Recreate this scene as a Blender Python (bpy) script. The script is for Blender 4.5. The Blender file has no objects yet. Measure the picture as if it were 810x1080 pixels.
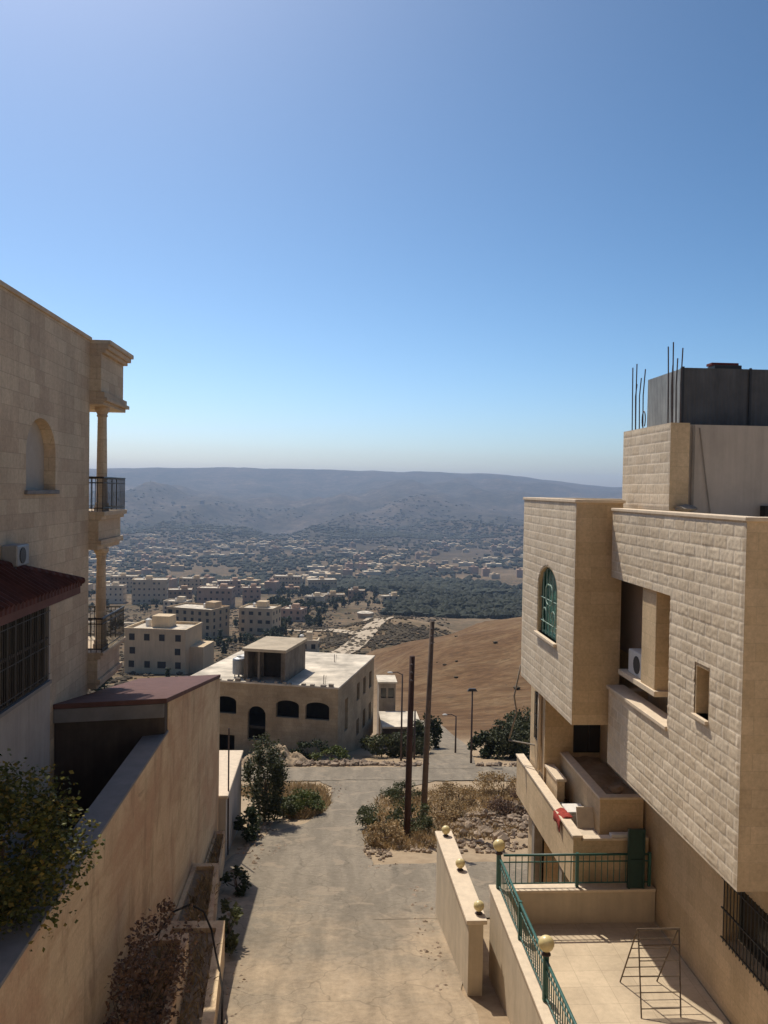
import bpy, bmesh, math, random
from mathutils import Vector, noise, Matrix
PI = math.pi
R = math.radians
random.seed(7)
S = bpy.context.scene
C = S.collection

# ------------------------------------------------------------------ terrain
def sstep(a, b, x):
    t = min(1, max(0, (x-a)/(b-a)))
    return t*t*(3-2*t)
def lerp_tab(tab, x):
    if x <= tab[0][0]: return tab[0][1]
    for (a, va), (b, vb) in zip(tab, tab[1:]):
        if x <= b: return va+(vb-va)*(x-a)/(b-a)
    return tab[-1][1]
PROF = [(-60, -4.4), (-24, -4.43), (46, -16.11), (51.5, -16.9), (57, -18.1), (75, -22), (110, -29), (150, -36), (200, -43), (300, -55), (400, -66), (500, -76),
        (700, -93), (900, -108), (1250, -130), (1500, -138), (2100, -141), (2500, -136), (3200, -120), (4000, -85), (4800, -42), (5600, 0)]
HROUGH = 1
HILLX = [(-22, 0), (-6, 1.2), (2, 3), (8, 6), (17, 9), (31, 13), (60, 18), (140, 26)]
SKY_T = [(-.8, .014), (-.27, .0178), (-.2, .0205), (-.06, .0225), (.05, .0225), (.075, .0212), (.10, .0216), (.17, .0205), (.22, .0172), (.28, .011), (.33, .0065), (.6, .003), (1.2, .008)]
def fbm(x, y, o=4):
    return noise.fractal(Vector((x, y, 3.7)), 1.0, 2.0, o)
def ground_z(x, y):
    d = math.hypot(x, y) if y > 0 else y
    far = sstep(60, 400, d)
    u = y*(1-far)+d*far if y > 0 else y
    z = lerp_tab(PROF, u)
    if y > 60:
        z += lerp_tab(HILLX, x)*sstep(72, 140, y)*(1-sstep(155, 260, y))
        z += 9*math.exp(-((x-27)/26)**2-((y-330)/45)**2)
        z += fbm(x/60, y/60)*1.2*sstep(85, 160, y)+(fbm(x/14, y/16)*.55+abs(fbm(x/30+4, y/55))*-1.6)*sstep(80, 105, y)*(1-sstep(200, 260, y))*sstep(-4, 6, x)
        z += fbm(x/220, y/220)*5*sstep(250, 700, y)*(1-sstep(1100, 1700, y)*.8)
    if d > 2100:
        a = x/max(y, 1) if y > 0 else 9
        top = lerp_tab(SKY_T, a)
        k = sstep(5000, 6600, d)
        crest = top*6600
        w = sstep(2100, 3200, d)
        ridge = fbm(x/900+5, y/1500)*70 + fbm(x/260, y/420)*26
        gully = abs(fbm(x/420+9, y/1300+2, 3))*90
        base = z + w*(ridge-gully+25)*(1-sstep(5300, 6500, d))
        z = base*(1-k)+(crest+fbm(x/500, 7.3)*11+fbm(x/110, 3.1)*4)*k
        if d > 6700: z -= (d-6700)*.12
    return z
#ENDTERRAIN

# ------------------------------------------------------------------ helpers
DX = 0.0
class MB:
    def __init__(s): s.v = []; s.f = []
    def add(s, vs, fs):
        n = len(s.v); s.v += [tuple(p) for p in vs]; s.f += [tuple(i+n for i in f) for f in fs]
    def box(s, x0, x1, y0, y1, z0, z1):
        s.add([(x0,y0,z0),(x1,y0,z0),(x1,y1,z0),(x0,y1,z0),(x0,y0,z1),(x1,y0,z1),(x1,y1,z1),(x0,y1,z1)],
              [(0,3,2,1),(4,5,6,7),(0,1,5,4),(1,2,6,5),(2,3,7,6),(3,0,4,7)])
        return s
    def loft(s, A, B):              # two equal closed rings, capped
        n = len(A)
        s.add(list(A)+list(B), [tuple(range(n-1,-1,-1)), tuple(range(n,2*n))]+[(i,(i+1)%n,n+(i+1)%n,n+i) for i in range(n)])
        return s
    def prism(s, poly, z0, z1):     # xy polygon, vertical
        return s.loft([(x,y,z0) for x,y in poly], [(x,y,z1) for x,y in poly])
    def prism_x(s, poly, x0, x1):   # yz polygon along x
        return s.loft([(x0,y,z) for y,z in poly], [(x1,y,z) for y,z in poly])
    def prism_y(s, poly, y0, y1):
        return s.loft([(x,y0,z) for x,z in poly], [(x,y1,z) for x,z in poly])
    def tube(s, pts, r, seg=8, r1=None):
        pts = [Vector(p) for p in pts]; n = len(pts); vs = []; fs = []
        for i, p in enumerate(pts):
            t = (pts[min(i+1,n-1)]-pts[max(i-1,0)]).normalized()
            a = t.orthogonal().normalized() if i == 0 else (pa-t*pa.dot(t)).normalized()
            pa = a; b = t.cross(a)
            rr = r if r1 is None else r+(r1-r)*i/(n-1)
            for k in range(seg):
                q = 2*PI*k/seg; vs.append(p+(a*math.cos(q)+b*math.sin(q))*rr)
        for i in range(n-1):
            for k in range(seg):
                k2 = (k+1)%seg; fs.append((i*seg+k, i*seg+k2, (i+1)*seg+k2, (i+1)*seg+k))
        fs.append(tuple(range(seg-1,-1,-1))); fs.append(tuple(range((n-1)*seg, n*seg)))
        s.add(vs, fs); return s
    def lathe(s, c, prof, seg=20):
        vs = []; fs = []; n = len(prof)
        for r, z in prof:
            for k in range(seg):
                q = 2*PI*k/seg; vs.append((c[0]+r*math.cos(q), c[1]+r*math.sin(q), c[2]+z))
        for i in range(n-1):
            for k in range(seg):
                k2 = (k+1)%seg; fs.append((i*seg+k, i*seg+k2, (i+1)*seg+k2, (i+1)*seg+k))
        fs.append(tuple(range(seg-1,-1,-1))); fs.append(tuple(range((n-1)*seg, n*seg)))
        s.add(vs, fs); return s
    def ball(s, c, r, seg=20, rings=12):
        return s.lathe(c, [(max(.001,r*math.sin(PI*i/rings)), -r*math.cos(PI*i/rings)) for i in range(rings+1)], seg)
    def lump(s, c, rx, ry, rz, rnd, det=1, jag=.25):    # irregular stone / far crown
        bm = bmesh.new(); bmesh.ops.create_icosphere(bm, subdivisions=det, radius=1)
        o = Vector((rnd.random()*50, rnd.random()*50, rnd.random()*50))
        vs = []
        for v in bm.verts:
            k = 1+jag*noise.noise(v.co*1.6+o)*2
            vs.append((c[0]+v.co.x*rx*k, c[1]+v.co.y*ry*k, c[2]+v.co.z*rz*k))
        s.add(vs, [tuple(v.index for v in f.verts) for f in bm.faces]); bm.free(); return s
    def build(s, name, mat, parent=None, bevel=0, smooth=False, local=False, at=None):
        off = Vector((0,0,0))
        if at is not None: off = Vector(at)
        if parent is not None and not local:
            p = parent
            while p is not None: off = off+p.location; p = p.parent
        me = bpy.data.meshes.new(name)
        dx = 0 if local else DX
        if at is not None: at = (at[0]+dx, at[1], at[2]); off = Vector((off.x+dx, off.y, off.z))
        me.from_pydata([(x+dx-off.x, y-off.y, z-off.z) for x,y,z in s.v], [], s.f); me.update()
        me.materials.append(mat)
        if smooth:
            for p in me.polygons: p.use_smooth = True
        o = bpy.data.objects.new(name, me); C.objects.link(o)
        if parent is not None: o.parent = parent
        if at is not None: o.location = at
        if bevel:
            m = o.modifiers.new('bevel', 'BEVEL'); m.width = bevel; m.segments = 2; m.limit_method = 'ANGLE'
        return o
def tag(o, label, cat, group=None, kind=None):
    o['label'] = label; o['category'] = cat
    if group: o['group'] = group
    if kind: o['kind'] = kind
    return o
def thing(name, label, cat, loc=(0,0,0), rz=0, group=None):
    o = bpy.data.objects.new(name, None); C.objects.link(o); o.empty_display_size = .3
    o.location = (loc[0]+DX, loc[1], loc[2]); o.rotation_euler = (0,0,rz)
    return tag(o, label, cat, group)
def structure(o): o['kind'] = 'structure'; return o
def copy_tree(o, parent=None):
    c = o.copy(); C.objects.link(c)
    if parent is not None: c.parent = parent
    for ch in list(o.children): copy_tree(ch, c)
    return c

# ------------------------------------------------------------------ materials
class NT:
    def __init__(s, name, rough=.85, spec=.25):
        s.m = bpy.data.materials.new(name); s.m.use_nodes = True
        s.t = s.m.node_tree; s.b = s.t.nodes['Principled BSDF']
        s.b.inputs['Roughness'].default_value = rough
        s.b.inputs['Specular IOR Level'].default_value = spec
        s.pos = s.n('ShaderNodeNewGeometry').outputs['Position']
    def n(s, t, **k):
        o = s.t.nodes.new(t)
        for a, v in k.items(): setattr(o, a, v)
        return o
    def l(s, a, b): s.t.links.new(a, b)
    def noise(s, scale, detail=4, rough=.6, vec=None, dist=0):
        o = s.n('ShaderNodeTexNoise'); o.inputs['Scale'].default_value = scale
        o.inputs['Detail'].default_value = detail; o.inputs['Roughness'].default_value = rough
        o.inputs['Distortion'].default_value = dist
        s.l(vec or s.pos, o.inputs['Vector']); return o.outputs['Fac']
    def scaled(s, sx, sy, sz, vec=None):
        o = s.n('ShaderNodeVectorMath', operation='MULTIPLY'); s.l(vec or s.pos, o.inputs[0]); o.inputs[1].default_value = (sx,sy,sz)
        return o.outputs[0]
    def ramp(s, fac, stops):
        o = s.n('ShaderNodeValToRGB'); e = o.color_ramp.elements
        while len(e) < len(stops): e.new(.5)
        for i, (p, c) in enumerate(stops):
            e[i].position = p; e[i].color = (c,c,c,1) if isinstance(c,(int,float)) else (*c,1)
        s.l(fac, o.inputs[0]); return o.outputs[0]
    def mix(s, fac, a, b, mode='MIX'):
        o = s.n('ShaderNodeMix', data_type='RGBA', blend_type=mode)
        for sock, v in ((o.inputs[0],fac),(o.inputs[6],a),(o.inputs[7],b)):
            if isinstance(v,(int,float)): sock.default_value = v if sock.type == 'VALUE' else (v,v,v,1)
            elif isinstance(v,tuple): sock.default_value = (*v,1)
            else: s.l(v, sock)
        return o.outputs[2]
    def math(s, op, a, b=0, clamp=False):
        o = s.n('ShaderNodeMath', operation=op, use_clamp=clamp)
        for sock, v in ((o.inputs[0],a),(o.inputs[1],b)):
            if isinstance(v,(int,float)): sock.default_value = v
            else: s.l(v, sock)
        return o.outputs[0]
    def sep(s, vec=None):
        o = s.n('ShaderNodeSeparateXYZ'); s.l(vec or s.pos, o.inputs[0]); return o.outputs
    def wallvec(s):          # (x+y, z): courses on any upright wall
        a = s.sep(); o = s.n('ShaderNodeCombineXYZ'); s.l(s.math('ADD', a[0], a[1]), o.inputs[0]); s.l(a[2], o.inputs[1]); return o.outputs[0]
    def brick(s, w, h, mortar, c1, c2, cm, vec=None, bias=0):
        o = s.n('ShaderNodeTexBrick'); i = o.inputs
        s.l(vec or s.wallvec(), i['Vector']); i['Scale'].default_value = 1
        i['Brick Width'].default_value = w; i['Row Height'].default_value = h; i['Mortar Size'].default_value = mortar
        i['Mortar Smooth'].default_value = .3; i['Bias'].default_value = bias
        i['Color1'].default_value = (*c1,1); i['Color2'].default_value = (*c2,1); i['Mortar'].default_value = (*cm,1)
        return o.outputs
    def bump(s, h, strength=.4, dist=.02):
        o = s.n('ShaderNodeBump'); o.inputs['Strength'].default_value = strength; o.inputs['Distance'].default_value = dist
        s.l(h, o.inputs['Height']); s.l(o.outputs[0], s.b.inputs['Normal'])
    def col(s, c):
        if isinstance(c, tuple): s.b.inputs['Base Color'].default_value = (*c,1)
        else: s.l(c, s.b.inputs['Base Color'])
        return s.m

def m_stone(name, c1, c2, cm, w=.50, h=.23, mort=.012, bumps=.5, stain=.25, grain=.012):
    t = NT(name)
    b = t.brick(w, h, mort, c1, c2, cm)
    big = t.ramp(t.noise(.55, 5), [(.3,1-stain),(.7,1.0)])
    col = t.mix(1, b[0], big, 'MULTIPLY')
    fine = t.ramp(t.noise(14, 5, .7), [(.3,.82),(.75,1.12)])
    col = t.mix(1, col, fine, 'MULTIPLY')
    streak = t.ramp(t.noise(1.0, 4, .6, t.scaled(2.2,2.2,.22)), [(.42,1.0),(.75,.78)])
    col = t.mix(.7, col, t.mix(1, col, streak, 'MULTIPLY'))
    t.bump(t.math('ADD', t.math('MULTIPLY', b[1], -1.0), t.math('MULTIPLY', t.noise(22,5,.7), .8)), bumps, grain)
    return t.col(col)
def m_plain(name, c, var=.2, scale=3., rough=.85, bumps=.2, streaks=0, spec=.25, metal=0):
    t = NT(name, rough, spec)
    t.b.inputs['Metallic'].default_value = metal
    k = t.ramp(t.noise(scale, 5, .65), [(.28,1-var),(.72,1+var*.5)])
    col = t.mix(1, c, k, 'MULTIPLY')
    if streaks:
        st = t.ramp(t.noise(1, 5, .65, t.scaled(3,3,.25)), [(.4,1.0),(.7,1-streaks)])
        col = t.mix(1, col, st, 'MULTIPLY')
    if bumps: t.bump(t.noise(scale*8, 4), bumps, .01)
    return t.col(col)
M = {}
M['stone'] = m_stone('lime_stone', (.78,.65,.485), (.67,.54,.385), (.80,.68,.53), stain=.12, bumps=.3, mort=.016)
M['stone_flat'] = m_stone('sawn_stone', (.72,.54,.335), (.63,.465,.28), (.60,.45,.28), w=.7, h=.3, mort=.008, bumps=.2, stain=.2)
M['stone_left'] = m_stone('warm_sawn_stone', (.68,.55,.385), (.56,.425,.295), (.50,.395,.275), w=.62, h=.31, mort=.009, bumps=.35, stain=.26)
M['coping'] = m_plain('coping_stone', (.68,.555,.41), .15, 5)
M['plaster'] = m_plain('grey_plaster', (.50,.43,.36), .14, 1.2, streaks=.2)
M['cream'] = m_plain('cream_paint', (.58,.48,.35), .14, 2, streaks=.15)
def m_sandy():
    t = NT('sandy_terrace_screed')
    o = t.n('ShaderNodeTexBrick'); t.l(t.pos, o.inputs['Vector']); i = o.inputs; i['Scale'].default_value = 1; i['Brick Width'].default_value = .6; i['Row Height'].default_value = .6; i['Mortar Size'].default_value = .006; o.offset = 0
    i['Color1'].default_value = (.58,.465,.325,1); i['Color2'].default_value = (.54,.43,.30,1); i['Mortar'].default_value = (.43,.34,.235,1)
    c = t.mix(1, o.outputs[0], t.ramp(t.noise(.8,6,.7,None,.5), [(.35,.80),(.6,1.04)]), 'MULTIPLY')
    c = t.mix(1, c, t.ramp(t.noise(9,4,.7), [(.3,.92),(.7,1.05)]), 'MULTIPLY')
    t.bump(t.noise(20,4), .15, .01); return t.col(c)
M['sandy'] = m_sandy()
M['dirt_fill'] = m_plain('dirt_fill', (.30,.225,.15), .4, 3, bumps=.6)
M['mound'] = m_plain('heaped_earth', (.36,.265,.17), .4, 2.2, bumps=.9)
M['white'] = m_plain('white_paint', (.72,.68,.62), .12, 3)
M['whiteplastic'] = m_plain('off_white_plastic', (.66,.64,.6), .08, 5, rough=.5)
M['green'] = m_plain('green_metal', (.028,.105,.085), .25, 9, rough=.45, bumps=.05, spec=.5)
M['darkgreen'] = m_plain('dark_green_metal', (.012,.045,.035), .25, 9, rough=.5, bumps=.05, spec=.5)
M['iron'] = m_plain('black_iron', (.018,.017,.018), .3, 9, rough=.5, spec=.5)
M['rust'] = m_plain('rusty_steel', (.10,.075,.07), .4, 20, rough=.7, metal=.3)
M['rack'] = m_plain('worn_rack_steel', (.16,.12,.085), .35, 14, rough=.6, metal=.3)
M['sheet'] = m_plain('lit_sheet_metal', (.42,.43,.41), .25, 2.0, rough=.6, streaks=.3)  # paler copy of the enclosure sheet, for its sunlit side
M['void'] = m_plain('unlit_interior', (.05,.042,.035), .3, 2)
M['conc'] = m_plain('bare_concrete', (.34,.29,.235), .3, 1.6, streaks=.3)
M['roofcream'] = m_plain('pale_roof_screed', (.66,.575,.455), .6, .45, bumps=.3)
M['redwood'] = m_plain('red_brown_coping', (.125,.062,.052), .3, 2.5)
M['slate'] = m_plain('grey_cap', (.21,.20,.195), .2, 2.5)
M['darkwall'] = m_plain('shade_dark_render', (.085,.065,.052), .35, 1.5, streaks=.35)  # dark tone paints in the deep shade on the yard's cross wall
M['yard'] = m_plain('shade_dark_earth', (.055,.045,.037), .35, 2)  # near-black colour stands in for deep shade on the yard floor
M['bark'] = m_plain('bark', (.12,.085,.06), .4, 6, bumps=.6)
M['pole'] = m_plain('weathered_pole_wood', (.17,.12,.09), .35, 5, bumps=.4, streaks=.4)
M['polered'] = m_plain('tarred_pole_wood', (.085,.045,.035), .35, 5, bumps=.4, streaks=.4)
M['globe'] = m_plain('yellowed_globe', (.70,.57,.28), .12, 6, rough=.35, bumps=0, spec=.5)
M['bluegrey'] = m_plain('galvanised', (.30,.31,.32), .2, 4, rough=.5, metal=.4)
M['rubber'] = m_plain('black_rubber', (.02,.02,.02), .2, 6)
M['redcloth'] = m_plain('red_cloth', (.33,.045,.03), .45, 9)
M['cardboard'] = m_plain('pale_board', (.60,.50,.38), .15, 5)
M['shutter'] = m_plain('pinkish_shutter', (.36,.285,.235), .08, 3)
M['hose'] = m_plain('dark_hose', (.03,.025,.022), .2, 5)
M['rock'] = m_plain('field_stone', (.34,.255,.18), .5, 3, bumps=.5)

def m_glass(name, c, rough=.12):
    t = NT(name, rough, .6)
    return t.col(t.mix(t.noise(1.3,2), c, tuple(v*1.8 for v in c)))
M['glass'] = m_glass('dark_glass', (.018,.018,.018))
M['greenglass'] = m_glass('green_glass', (.045,.13,.105), .2)

def m_tile():
    t = NT('red_roof_tile')
    v = t.sep()
    w = t.n('ShaderNodeTexWave', wave_type='BANDS', bands_direction='Y'); w.inputs['Scale'].default_value = 1.6
    t.l(t.pos, w.inputs['Vector'])
    c = t.ramp(t.noise(3,4), [(.3,(.05,.017,.014)),(.7,(.095,.032,.024))])
    t.bump(w.outputs['Fac'], .6, .04)
    return t.col(c)
M['tile'] = m_tile()

def m_leftwall():
    t = NT('stained_retaining_wall')
    b = t.brick(.8, .34, .006, (.70,.53,.325), (.66,.49,.30), (.60,.445,.275))
    hz = t.noise(1, 6, .7, t.scaled(.5,.32,1.5), .8)          # damp lines along the courses
    c = t.mix(t.math('MULTIPLY', t.ramp(hz, [(.46,0.),(.64,1.)]), .75), b[0], (.50,.33,.19))
    bl = t.noise(.32, 6, .7, None, .5)
    c = t.mix(t.math('MULTIPLY', t.ramp(bl, [(.47,0.),(.62,1.)]), .75), c, (.52,.31,.185))
    run = t.noise(1, 5, .7, t.scaled(1.3,1.3,.3), .4)
    c = t.mix(t.math('MULTIPLY', t.ramp(run, [(.52,0.),(.66,1.)]), .6), c, (.33,.215,.125))
    scratch = t.ramp(t.noise(1, 4, .75, t.scaled(.9,.7,4.5), .6), [(.64,0.),(.70,1.)])
    c = t.mix(t.math('MULTIPLY', scratch, .4), c, (.24,.16,.10))
    g = t.ramp(t.noise(16,5,.75), [(.3,.82),(.7,1.1)]); c = t.mix(1, c, g, 'MULTIPLY')
    t.bump(t.math('ADD', t.noise(9,5,.7), hz), .4, .02)
    return t.col(c)
M['leftwall'] = m_leftwall()

def m_leaf(name, c1, c2, c3=None):
    t = NT(name, .6, .3)
    oi = t.n('ShaderNodeNewGeometry').outputs['Random Per Island']
    stops = [(.0,c1),(.7,c2)] + ([(.93,c3)] if c3 else [])
    c = t.ramp(oi, stops)
    c = t.mix(1, c, t.ramp(t.noise(1.4,3), [(.3,.65),(.7,1.25)]), 'MULTIPLY')
    t.col(c)
    tr = t.n('ShaderNodeBsdfTranslucent'); t.l(c, tr.inputs[0])
    mx = t.n('ShaderNodeMixShader'); mx.inputs[0].default_value = .25
    t.l(t.b.outputs[0], mx.inputs[1]); t.l(tr.outputs[0], mx.inputs[2])
    t.l(mx.outputs[0], t.t.nodes['Material Output'].inputs[0])
    return t.m
M['leaf'] = m_leaf('citrus_leaf', (.05,.065,.016), (.12,.125,.03), (.26,.19,.04))
M['leafdark'] = m_leaf('dark_leaf', (.018,.028,.012), (.045,.06,.022))
M['leafmid'] = m_leaf('dusty_dark_leaf', (.035,.042,.018), (.085,.09,.038))
M['leafbush'] = m_leaf('olive_bush_leaf', (.05,.058,.02), (.10,.105,.04))
M['leafgreen'] = m_leaf('fresh_weed', (.06,.085,.02), (.12,.14,.035))
M['dry'] = m_leaf('dry_stalk', (.22,.145,.065), (.44,.305,.15))
M['drybrown'] = m_leaf('dry_brown_twig', (.075,.042,.028), (.19,.115,.07))
M['fartree'] = m_plain('far_tree', (.034,.04,.022), .45, .05, bumps=0)
M['scrub'] = m_plain('dry_scrub', (.085,.062,.034), .45, .3, bumps=0)
M['orchard'] = m_plain('orchard_green', (.026,.031,.015), .5, .04, bumps=0)

def m_house(name, c, v=.15):
    return m_plain(name, c, v, .25, bumps=0, streaks=.15)
HM = [m_house('pale_stone_render', (.66,.505,.32)), m_house('beige_render', (.58,.42,.25)), m_house('pink_grey_render', (.50,.33,.225)),
      m_house('white_render', (.70,.57,.40)), m_house('brown_render', (.38,.245,.145))]

def m_road():
    t = NT('dusty_asphalt', .9)
    y = t.sep()[1]
    n1 = t.noise(.35, 5, .65); n2 = t.noise(6, 5, .7); n3 = t.noise(60, 2)
    asp = t.ramp(n2, [(.3,(.185,.152,.11)),(.7,(.265,.22,.162))])
    dust = t.ramp(n2, [(.3,(.29,.22,.145)),(.7,(.415,.32,.215))])
    g = t.math('ADD', t.math('MULTIPLY', y, -.085), t.math('MULTIPLY', n1, 2.4))     # dusty concrete on the lower steep part
    g = t.math('ADD', g, .95)
    c = t.mix(t.ramp(g, [(0.,0.),(.55,1.)]), asp, dust)
    tr = t.ramp(t.noise(1, 5, .6, t.scaled(1.6,.22,1), .5), [(.40,.82),(.62,1.08)])   # tyre-polished lengthwise lanes
    c = t.mix(1, c, tr, 'MULTIPLY')
    patch = t.ramp(t.noise(.9, 3, .5, None, .8), [(.60,0.),(.63,1.)])
    c = t.mix(t.math('MULTIPLY', patch, .35), c, (.36,.28,.195))
    cr = t.n('ShaderNodeTexVoronoi', feature='DISTANCE_TO_EDGE'); cr.inputs['Scale'].default_value = .55
    wv = t.n('ShaderNodeVectorMath', operation='ADD'); t.l(t.pos, wv.inputs[0])
    nz = t.n('ShaderNodeTexNoise'); nz.inputs['Scale'].default_value = 1.2; t.l(t.pos, nz.inputs['Vector']); t.l(nz.outputs['Color'], wv.inputs[1]); t.l(wv.outputs[0], cr.inputs['Vector'])
    ck = t.ramp(cr.outputs['Distance'], [(.004,.6),(.016,1.)])
    c = t.mix(.55, c, t.mix(1, c, ck, 'MULTIPLY'))
    c = t.mix(1, c, t.ramp(n3, [(.3,.86),(.7,1.12)]), 'MULTIPLY')
    t.bump(t.math('ADD', n2, n3), .35, .015)
    return t.col(c)
M['road'] = m_road()
def m_track():
    t = NT('dirt_track')
    return t.col(t.ramp(t.noise(.25,5,.7), [(.3,(.36,.28,.19)),(.7,(.50,.41,.30))]))
M['track'] = m_track()

def m_ground():
    t = NT('dry_hillside', .95, .1)
    at = t.n('ShaderNodeAttribute', attribute_name='zone'); z = t.sep(at.outputs['Vector'])
    n_s = t.noise(2.2, 6, .7); n_m = t.noise(.09, 6, .65); n_l = t.noise(.009, 7, .65); n_x = t.noise(.0022, 5, .6)
    soil = t.ramp(n_s, [(.25,(.22,.155,.095)),(.75,(.40,.30,.195))])
    soil = t.mix(t.ramp(n_m, [(.35,0.),(.65,1.)]), soil, t.mix(.6, soil, (.42,.33,.225)))
    # ploughed brown hill
    fur = t.noise(1, 4, .6, t.scaled(.06,.5,1.2), .4)
    brown = t.ramp(t.math('ADD', t.math('MULTIPLY', fur, .3), t.math('ADD', t.math('MULTIPLY', n_m, .4), t.math('MULTIPLY', t.noise(.03,5,.7,None,.6), .3))), [(.36,(.085,.047,.023)),(.48,(.14,.08,.04)),(.56,(.185,.118,.063)),(.66,(.29,.205,.12))])
    c = t.mix(z[0], soil, brown)
    soilk = t.mix(z[1], (1.,1.,1.), (.54,.455,.38)); c = t.mix(1, c, soilk, 'MULTIPLY')
    fine = t.ramp(t.noise(1, 6, .75, t.scaled(.35,1.3,3.)), [(.38,.72),(.62,1.2)]); c = t.mix(z[0], c, t.mix(1, c, fine, 'MULTIPLY'))
    spk = t.ramp(t.noise(.55, 3, .6), [(.64,0.),(.70,.7)]); c = t.mix(t.math('MULTIPLY', spk, z[0]), c, (.07,.05,.03))
    # scrub
    scr = t.ramp(t.math('ADD', t.math('MULTIPLY', t.noise(.22,6,.75), .6), t.math('MULTIPLY', n_m, .4)), [(.42,0.),(.54,1.)])
    c = t.mix(t.math('MULTIPLY', scr, z[1]), c, t.ramp(t.noise(.5,5), [(.3,(.035,.032,.018)),(.7,(.11,.09,.05))]))
    # far hills
    fh = t.ramp(t.math('ADD', t.math('MULTIPLY', n_l, .55), t.math('MULTIPLY', n_x, .45)), [(.36,(.03,.03,.02)),(.48,(.07,.058,.04)),(.56,(.105,.08,.058)),(.68,(.19,.145,.105))])
    fs = t.ramp(t.noise(.03, 6, .85), [(.40,.35),(.60,1.3)])
    c = t.mix(z[2], c, t.mix(1, fh, fs, 'MULTIPLY'))
    t.bump(t.math('MULTIPLY', t.math('ADD', n_s, t.noise(.6,5,.7)), t.math('SUBTRACT', 1.0, z[1], True)), .6, .05)
    return t.col(c)
M['ground'] = m_ground()

# ------------------------------------------------------------------ ground sheet (polar, fine in the view)
def build_ground():
    angs = []; a = -180.
    while a < 180:
        angs.append(a)
        a += .45 if -36 <= a < 42 else (1.5 if -60 <= a < 66 else 6)
    rs = [0.6]
    while rs[-1] < 9000: rs.append(rs[-1]*(1.022 if rs[-1] > 30 else 1.045)+.02)
    n = len(angs); vs = [(0,0,ground_z(0,0))]; zone = [(0,0,0)]
    for r in rs:
        for a in angs:
            x, y = r*math.sin(R(a)), r*math.cos(R(a))
            vs.append((x,y,ground_z(x,y)))
            br = sstep(2,10,x+ (y-100)*.02)*sstep(66,80,y)*(1-sstep(170,240,y)) if y > 0 else 0
            sc = sstep(70,150,y)*(1-br)*(.85+.5*fbm(x/90,y/90)) if y > 0 else 0
            fr = sstep(1300,2300,math.hypot(x,y))
            sc *= 1-math.exp(-((x-32)/30)**2-((y-344)/30)**2)
            zone.append((br, max(0,min(1,sc)), fr))
    fs = [(0, 1+(k+1)%n, 1+k) for k in range(n)]
    for i in range(len(rs)-1):
        o = 1+i*n
        for k in range(n):
            k2 = (k+1)%n; fs.append((o+k, o+k2, o+n+k2, o+n+k))
    me = bpy.data.meshes.new('ground'); me.from_pydata(vs, [], fs); me.update()
    at = me.attributes.new('zone', 'FLOAT_VECTOR', 'POINT')
    at.data.foreach_set('vector', [q for v in zone for q in v])
    for p in me.polygons: p.use_smooth = True
    me.materials.append(M['ground'])
    if me.polygons[0].normal.z < 0: me.flip_normals()
    o = bpy.data.objects.new('ground', me); C.objects.link(o); structure(o)
build_ground()

def ribbon(name, mat, rows, cross, dz):      # rows: (left xy, right xy)
    mb = MB(); vs = []; fs = []
    for (a, b) in rows:
        for k in range(cross+1):
            t = k/cross; x = a[0]+(b[0]-a[0])*t; y = a[1]+(b[1]-a[1])*t
            vs.append((x,y,ground_z(x,y)+dz))
    w = cross+1
    for i in range(len(rows)-1):
        for k in range(cross): fs.append((i*w+k, i*w+k+1, (i+1)*w+k+1, (i+1)*w+k))
    mb.add(vs, fs); return structure(mb.build(name, mat, smooth=True))
XL = [(-12,-3.3),(16,-3.3),(24,-3.6),(30,-3.8),(33,-3.0),(35.2,-2.2),(36.8,-.9),(39,-.2),(41,.25),(45.5,.3),(47.5,-.6),(49,-2.5)]
XR = [(-12,3.3),(19,3.3),(27,3.4),(28.5,2.6),(30,1.6),(32,1.45),(35,1.85),(39,2.2),(42,2.6),(44.5,3.4),(47.5,6.5),(49,8.5)]
rows = []; y = -12
while y <= 49:
    rows.append(((lerp_tab(XL,y)+.16*noise.noise(Vector((y*.9,1,0)))-.1, y), (lerp_tab(XR,y)+.2*noise.noise(Vector((y*.8,7,0))), y))); y += .25
ribbon('street', M['road'], rows, 10, .035)
rows = []
for i in range(60):
    x = 1.4+i*.22
    rows.append(((x, 30.2+.22*noise.noise(Vector((x*.8,3,0)))+.02*x), (x, 24.4)))
ribbon('side_pavement', M['road'], [(b,a) for a,b in rows][::-1], 8, .043)
rows = []
for i in range(120):
    x = -16+i*.42
    rows.append(((x, 47.2+.5*noise.noise(Vector((x*.25,5,0)))+.35*noise.noise(Vector((x*1.3,2,0)))-.02*x), (x, 51.3+.4*noise.noise(Vector((x*.25,9,0)))+.25*noise.noise(Vector((x*1.1,4,0)))-.02*x)))
ribbon('crossing_road', M['road'], rows[::-1], 8, .051)
rows = []
for i in range(50):
    t = i/49; y = 50.6+t*36; cx = 7.2+1.9*t+1.6*math.sin(t*2.6); w = 1.7-.75*t
    rows.append(((cx-w, y), (cx+w, y)))
ribbon('lane', M['road'], rows, 6, .06)

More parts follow.
